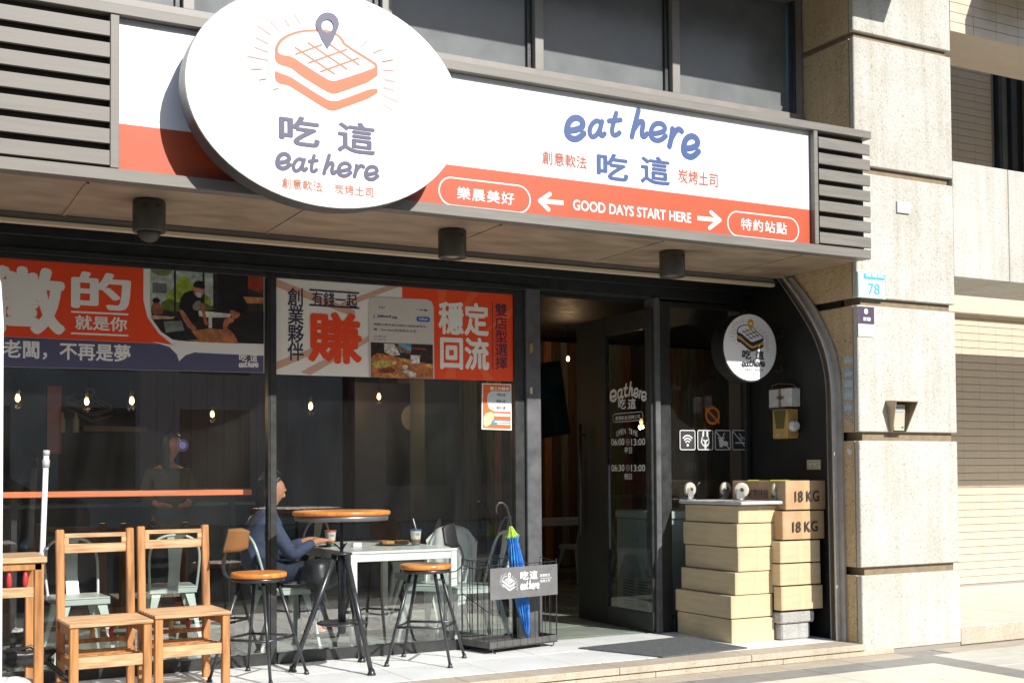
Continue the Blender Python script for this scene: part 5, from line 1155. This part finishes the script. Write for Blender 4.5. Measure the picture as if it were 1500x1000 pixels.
wtable('white cafe table with drinks and a plate just inside the middle window', .66, 1.53, .16, 1.62); wtable('white table deep inside seen through the doorway', 4.75, 5.9, 4.75, 5.45)
# things on the table
def on_table(px_, py_): p = at(px_, py_, 2, .742); return Vector((p.x, p.y, .742))
def cup(lab, px_, yv, band, straw):
    p = at(px_, 778, 1, yv); p = Vector((p.x, yv, .743)); t = thing('paper_cup', lab, 'cup', tuple(p))
    B().lathe([(.030, 0), (.032, .003), (.044, .118), (.046, .121)], tuple(p), 24).add('cup_body', mat('cup_paper', (.68, .66, .62), .5), t); B().lathe([(.033, .004), (.0352, .030)], tuple(p), 24).add('green_band', mat('cup_teal', srgb(80, 130, 120, .7), .5), t)
    B().lathe([(.0355, .0305), (.0385, .052)], tuple(p), 24).add('brown_band', mat('cup_brown', srgb(176, 96, 60, .7), .5), t); B().lathe([(.0475, .119), (.0475, .128), (.042, .131)], tuple(p), 24).add('lid', band, t)
    Q_ = Plane(1, yv-.0405); text('吃這', Q_, (p.x-.016, .828, p.x+.014, .842), mat('cup_ink', (.12, .05, .04), .5), t, .02, px=False)
    if straw: B().tube([p+Vector((.005, 0, .12)), p+Vector((-.022, 0, .215))], .0045, 8).add('straw', WHITEV, t)
cup('paper cup with an orange rim beside the man', 484, .85, mat('orange_lid', srgb(214, 90, 50, .8), .4), False); cup('paper cup with a straw on the right end of the white table', 609, .62, mat('blue_lid', srgb(60, 100, 140, .8), .4), True)
pl_ = thing('plate', 'dark plate of toast on the white table', 'plate', (1.25, .80, .742)); B().lathe([(.07, .744), (.13, .752), (.135, .756)], (1.25, .80, 0), 28).add('dish', mat('green_plate', (.05, .07, .05), .4), pl_)
for i, (dx, lab) in enumerate(((-.04, 'golden toast slice at the left of the plate'), (.09, 'smaller golden toast slice at the right of the plate'))):
    tag(B().prism(chaikin([(1.25+dx-.05, .75), (1.25+dx+.045, .74), (1.25+dx+.05, .84), (1.25+dx+.02, .87), (1.25+dx-.04, .865), (1.25+dx-.06, .83)], 1), 'z', .757, .779).add('toast', mat('toast_crust', srgb(222, 164, 92, .8), .7, var=.3, scale=20), None), lab, 'toast')
nk = thing('napkin_box', 'small white napkin box on the white table', 'napkin box', (.93, .75, .742)); bx('box', WT, nk, .90, .97, .74, .80, .743, .775)
tag(B().box(.70, .84, .93, 1.0, .743, .751, bev=.003).add('phone', mat('phone_glass', (.03, .03, .035), .1), None, fix=False), 'black phone lying on the white table near the man', 'phone')
bc_ = at(468, 842, 1, .52)
tag(blob((bc_.x, .52, bc_.z), (.14, .12, .13), seed=21, k=1.6).add('black_backpack', mat('black_nylon', (.02, .02, .02)), None), 'black backpack held between the man and the white table', 'backpack')
# coat over the chair
q = B(); n, m_ = 20, 16; MC = Matrix.Translation((1.50, .52, 0)) @ Matrix.Rotation(radians(218), 4, 'Z')
for j in range(m_+1):      # hangs over the chair back: inner side, fold at the top, outer side
    for i in range(n+1):
        f = i/n*2-1; g = j/m_
        if g < .42: k = g/.42; x = -.205-.075*k; z = .47+.405*k
        elif g < .52: k = (g-.42)/.10; x = -.28-.05*k; z = .885+.012*sin(pi*k)
        else: k = (g-.52)/.48; x = -.33-.03*sin(k*2.2); z = .885-.45*k
        wd = .205+.03*sin(3*g+1); z -= .12*abs(f)**2.6; x += .05*max(0, abs(f)-.6)/.4*(1 if g > .47 else -.3)
        q.v.append(MC @ Vector((x+.010*sin(i*1.35+j*.25)*(.3+abs(g-.47)*1.8), f*wd, z)))
for j in range(m_):
    for i in range(n): a = j*(n+1)+i; q.f.append((a, a+1, a+n+2, a+n+1)); q.sm.append(True)
tag(q.add('white_coat', mat('white_cloth', (.72, .73, .72), .8, bump=.3, scale=12), None), 'white coat draped over the back of a metal chair near the umbrella', 'coat')
# chest freezer
fr = thing('white_freezer', 'pale green white appliance with side vents standing behind the open glass door', 'freezer', (3.9, .8, 0)); FM = mat('freezer_enamel', srgb(196, 214, 210, .7), .3, var=.04)
bx('body', FM, fr, 3.60, 4.24, .36, 1.13, .04, .90, bev=.01); bx('lid', mat('freezer_lid', (.55, .6, .58), .3), fr, 3.59, 4.245, .35, 1.14, .905, .975, bev=.01)
for k in range(3):
    for i in range(9): bx('vent_slot', mat('vent_dark', (.05, .09, .09), .6), fr, 3.5975, 3.6005, 1.02-k*.24-.17, 1.02-k*.24, .13+i*.026, .14+i*.026, bev=0)
bx('blue_panel', mat('panel_blue', srgb(60, 90, 110, .7), .4), fr, 3.597, 3.599, .50, .62, .70, .82, bev=0)
bx('notice', mat('notice_paper', (.5, .56, .62), .6, var=.5, scale=90), fr, 3.597, 3.599, .88, 1.06, .42, .66, bev=0)
# tilted picture
fp = thing('framed_picture', 'dark teal framed picture hanging tilted inside, seen through the doorway', 'picture', (4.2, 3.2, 1.9)); M = Matrix.Translation((4.22, 3.6, 2.13)) @ Matrix.Rotation(radians(-9), 4, 'Y')
B().box(-.26, .30, -.02, .02, -.42, .42, bev=.004, M=M).add('picture_frame', STEELB, fp, fix=False); B().box(-.24, .28, -.024, -.021, -.40, .40, M=M).add('picture_print', mat('teal_print', srgb(44, 78, 88, .6), .2, var=.7, scale=6), fp, fix=False)

# ============================================================ PEOPLE
def skin(name, verts, edges, m, parent, sub=2):
    me = bpy.data.meshes.new('tmp'); me.from_pydata([v[:3] for v in verts], edges, []); o = bpy.data.objects.new('tmp', me); COL.objects.link(o)
    md = o.modifiers.new('s', 'SKIN'); sv = me.skin_vertices[0].data
    for i, v in enumerate(verts):
        r = v[3]; sv[i].radius = r if isinstance(r, tuple) else (r, r); sv[i].use_root = (i == 0)
    md.use_smooth_shade = True; ms = o.modifiers.new('d', 'SUBSURF'); ms.levels = sub; ms.render_levels = sub
    dg = bpy.context.evaluated_depsgraph_get(); dg.update(); m2 = bpy.data.meshes.new_from_object(o.evaluated_get(dg)); m2.name = name
    bpy.data.objects.remove(o); bpy.data.meshes.remove(me); m2.materials.clear(); m2.materials.append(m)
    for p in m2.polygons: p.use_smooth = True
    r = bpy.data.objects.new(name, m2); COL.objects.link(r); r.parent = parent; return r
SKINM = mat('skin', srgb(214, 150, 116, .75), .5, var=.06); HAIR = mat('black_hair', (.012, .010, .010), .4, bump=.4, scale=60, stretch=(1, 1, .1))
def chain(V, Eg, start, pts):
    a = start
    for p in pts: V.append(p); Eg.append((a, len(V)-1)); a = len(V)-1
    return a
def head_pts(V, Eg, neck, b, f):   # b = base of the head, f = facing unit vector (x,y)
    fx, fy = f; P = lambda k, z, r: (b[0]+fx*k, b[1]+fy*k, b[2]+z, r)
    h = chain(V, Eg, neck, [P(0.005, .03, .060), P(.02, .075, .078), P(.012, .13, .088), P(.0, .185, .070)])
    chain(V, Eg, h-2, [P(.085, .055, .022), P(.095, .035, .020)]); chain(V, Eg, h-2, [P(.098, .098, .013), P(.112, .088, .009)])
    pass
    for sgn in (): V.append((b[0]-fy*sgn*.080-fx*.012, b[1]+fx*sgn*.080-fy*.012, b[2]+.10, .022)); Eg.append((h-2, len(V)-1))
def hand(V, Eg, wrist, p, d, n_, s=1):
    "palm from p along d, fingers curled down n_"
    d = Vector(d).normalized(); n_ = Vector(n_).normalized(); sd = d.cross(n_)
    q = Vector(p)+d*.05; V.append((*q, (.028, .018))); Eg.append((wrist, len(V)-1)); k = len(V)-1
    for i, (o_, L) in enumerate(((-.027, .058), (-.009, .068), (.010, .064), (.028, .050))):
        a = q+d*.035+sd*o_; chain(V, Eg, k, [(*a, .010), (*(a+d*L*.5+n_*.008), .0088), (*(a+d*L*.85+n_*.030), .0072)])
    a = q-d*.01-sd*.034*s; chain(V, Eg, k, [(*a, .012), (*(a+d*.035-sd*.010*s+n_*.014), .0095), (*(a+d*.058+n_*.026), .008)])
man = thing('person', 'man in a blue jacket and dark trousers seated at the white table looking down', 'person', (.155, .86, .50), local=True)
V = [(0, 0, .09, .12)]; Eg = []
ch_ = chain(V, Eg, 0, [(.02, 0, .22, .11), (.05, 0, .36, .13), (.075, 0, .47, .10), (.10, 0, .53, .05), (.115, 0, .575, .048)])
head_pts(V, Eg, ch_, (.125, 0, .60), (.985, -.17))
for sg in (-1, 1):
    w_ = chain(V, Eg, 3, [(.07, sg*.16, .44, .05), (.15, sg*.22, .29, .04), (.22, sg*.20, .20, .038), (.44, sg*.11, .295, .028)]); hand(V, Eg, w_, (.46, sg*.10, .30), (1, -.2*sg, .02), (0, 0, -1), sg)
    chain(V, Eg, 0, [(.06, sg*.10, .08, .09), (.22, sg*.13, .075, .075), (.42, sg*.14, .07, .058), (.43, sg*.14, -.15, .048), (.44, sg*.14, -.38, .036), (.52, sg*.15, -.425, .03)])
skin('body', V, Eg, SKINM, man)
V = [(0, 0, .06, .15)]; Eg = []; c_2 = chain(V, Eg, 0, [(.02, 0, .20, .145), (.05, 0, .34, .16), (.08, 0, .46, .115), (.10, 0, .535, .072), (.108, 0, .565, .064)])
for sg in (-1, 1): chain(V, Eg, 3, [(.07, sg*.17, .44, .068), (.15, sg*.235, .29, .058), (.22, sg*.215, .195, .055), (.34, sg*.155, .255, .045), (.42, sg*.12, .29, .036)])
skin('jacket', V, Eg, mat('blue_jacket', srgb(84, 96, 128, .6), .8, var=.35, scale=9, bump=.9, bscale=7), man)
V = [(0, 0, .06, .135)]; Eg = []
for sg in (-1, 1): chain(V, Eg, 0, [(.06, sg*.10, .08, .105), (.22, sg*.13, .075, .088), (.42, sg*.14, .07, .072), (.435, sg*.14, -.12, .062), (.445, sg*.14, -.34, .055)])
skin('trousers', V, Eg, mat('navy_trousers', srgb(36, 52, 78, .6), .8, var=.3, bump=.6), man)
for sg in (-1, 1): B().box(.38, .60, sg*.15-.04, sg*.15+.04, -.449, -.39, bev=.02).add('shoe', INK, man, fix=False)
def hair(par, c, long_=0, f=(1, 0)):
    q = B(); n, m_ = 28, 16
    for j in range(m_+1):
        v = pi*.62*j/m_
        for i in range(n):
            u = 2*pi*i/n; fr_ = cos(u)*f[0]+sin(u)*f[1]; lim = 1.0 if fr_ < .2 else (.66 if fr_ < .62 else .50); vv = v*lim
            r = .103+.006*sin(5*u)+(.004*sin(9*v+u)); z = .118*cos(vv)
            if long_ and fr_ < .55 and j > m_*.6: z -= long_*(j/m_-.6)/.4; r = .10
            else: r = r*max(.05, sin(vv))
            q.v.append(Vector((c[0]+r*cos(u), c[1]+r*sin(u), c[2]+z)))
    for j in range(m_):
        for i in range(n): a = j*n+i; b = j*n+(i+1) % n; q.f.append((a, a+n, b+n, b)); q.sm.append(True)
    q.add('hair', HAIR, par)
hair(man, (.125, 0, .735), 0, (.985, -.17))
wm = thing('person', 'woman with long black hair in a cream coat standing in the dim room', 'person', (.04, 3.4, 0), local=True); cz = -.0
V = [(0, 0, .92, .12)]; Eg = []; c_3 = chain(V, Eg, 0, [(0, 0, 1.08, .11), (0, 0, 1.25, .125), (0, 0, 1.37, .09), (.0, -.01, 1.44, .045), (.01, -.02, 1.49, .045)])
head_pts(V, Eg, c_3, (.02, -.02, 1.50), (.6, -.8))
for sg in (-1, 1):
    w_ = chain(V, Eg, 3, [(sg*.15, -.01, 1.34, .045), (sg*.20, -.04, 1.12, .038), (sg*.14, -.20, 1.04, .028)]); hand(V, Eg, w_, (sg*.12, -.22, 1.04), (-sg*.6, -1, .1), (0, 0, -1), sg)
    chain(V, Eg, 0, [(sg*.09, 0, .85, .09), (sg*.10, 0, .48, .058), (sg*.10, .01, .09, .036), (sg*.10, -.10, .03, .03)])
skin('body', V, Eg, SKINM, wm)
V = [(0, 0, .62, .17)]; Eg = []; chain(V, Eg, 0, [(0, 0, .9, .16), (0, 0, 1.1, .145), (0, 0, 1.27, .15), (0, 0, 1.38, .10)])
for sg in (-1, 1): chain(V, Eg, 3, [(sg*.17, -.01, 1.33, .07), (sg*.225, -.04, 1.12, .062), (sg*.17, -.16, 1.05, .052)])
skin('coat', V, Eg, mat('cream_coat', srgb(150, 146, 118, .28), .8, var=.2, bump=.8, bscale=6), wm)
V = [(0, 0, .86, .12)]; Eg = []
for sg in (-1, 1): chain(V, Eg, 0, [(sg*.09, 0, .80, .095), (sg*.10, 0, .48, .072), (sg*.10, .01, .10, .055)])
skin('trousers', V, Eg, mat('black_trousers', (.02, .02, .022), .8), wm); hair(wm, (.02, -.02, 1.625), .34, (.6, -.8))

# ============================================================ ACROSS THE STREET (behind the camera, seen in the glass)
struct(B().box(-60, 60, -17, -6.2, GZ-.028, GZ-.018).add('road', mat('asphalt', (.06, .06, .06), .85, var=.2, scale=6, bump=.3, bscale=120), fix=False))
struct(B().box(-60, 60, -24, -17, GZ-.03, GZ+.04).add('far_pavement', mat('far_paving', (.30, .28, .25), .8, var=.2), fix=False))
GLW = mat('far_window', (.03, .035, .04), .1, spec=.7)
for i, (x0, x1, h, col, lab) in enumerate(((-30, -9, 13, (.42, .38, .32), 'brown tiled block across the street at the left'), (-8.6, 10, 15, (.48, .46, .42), 'grey block across the street facing the shop'), (10.4, 40, 12, (.34, .25, .20), 'reddish brick block across the street at the right'))):
    t = thing('opposite_building', lab, 'building', ((x0+x1)/2, -27, 0)); bx('wall', mat('far_wall_%d' % i, col, .85, var=.2, scale=.8), t, x0, x1, -34, -26, GZ, h, bev=0)
    nx = int((x1-x0)/3.2)
    for k in range(nx):
        for f in range(4):
            xx = x0+1+k*3.2; zz = 1.0+f*3.2; bx('window', GLW, t, xx, xx+2.0, -26.05, -25.99, zz, zz+(1.7 if f else 2.2), bev=0)
car = thing('parked_car', 'dark grey parked car across from the shop, mirrored in the window', 'car', (-1.6, -12.4, 0)); CP = mat('car_paint', (.07, .075, .085), .3, .3, coat=.8)
pr_c = [(-2.2, .35), (-2.25, .62), (-2.05, .78), (-1.1, .90), (-.55, 1.32), (.1, 1.43), (.85, 1.40), (1.5, 1.02), (2.1, .95), (2.2, .75), (2.2, .35)]
B().prism([(-1.6+u, v) for u, v in pr_c], 'y', -13.2, -11.6).add('body', CP, car)
B().prism([(-1.6+u, v) for u, v in ((-.95, .93), (-.48, 1.28), (.05, 1.37), (.05, .93))], 'y', -11.598, -11.59).add('window', GLW, car); B().prism([(-1.6+u, v) for u, v in ((.12, .93), (.12, 1.37), (.8, 1.34), (1.3, 1.0))], 'y', -11.598, -11.59).add('window', GLW, car)
for u in (-1.35, 1.35):
    for yv in (-11.62, -13.18):
        B().lathe([(.2, -.11), (.31, -.1), (.33, -.07), (.33, .07), (.31, .1), (.2, .11)], (-1.6+u, yv, .24), 24, axis='y').add('wheel', INK, car); B().lathe([(.05, -.125), (.19, -.115), (.19, .115), (.05, .125)], (-1.6+u, yv, .24), 18, axis='y').add('rim', STEEL, car)
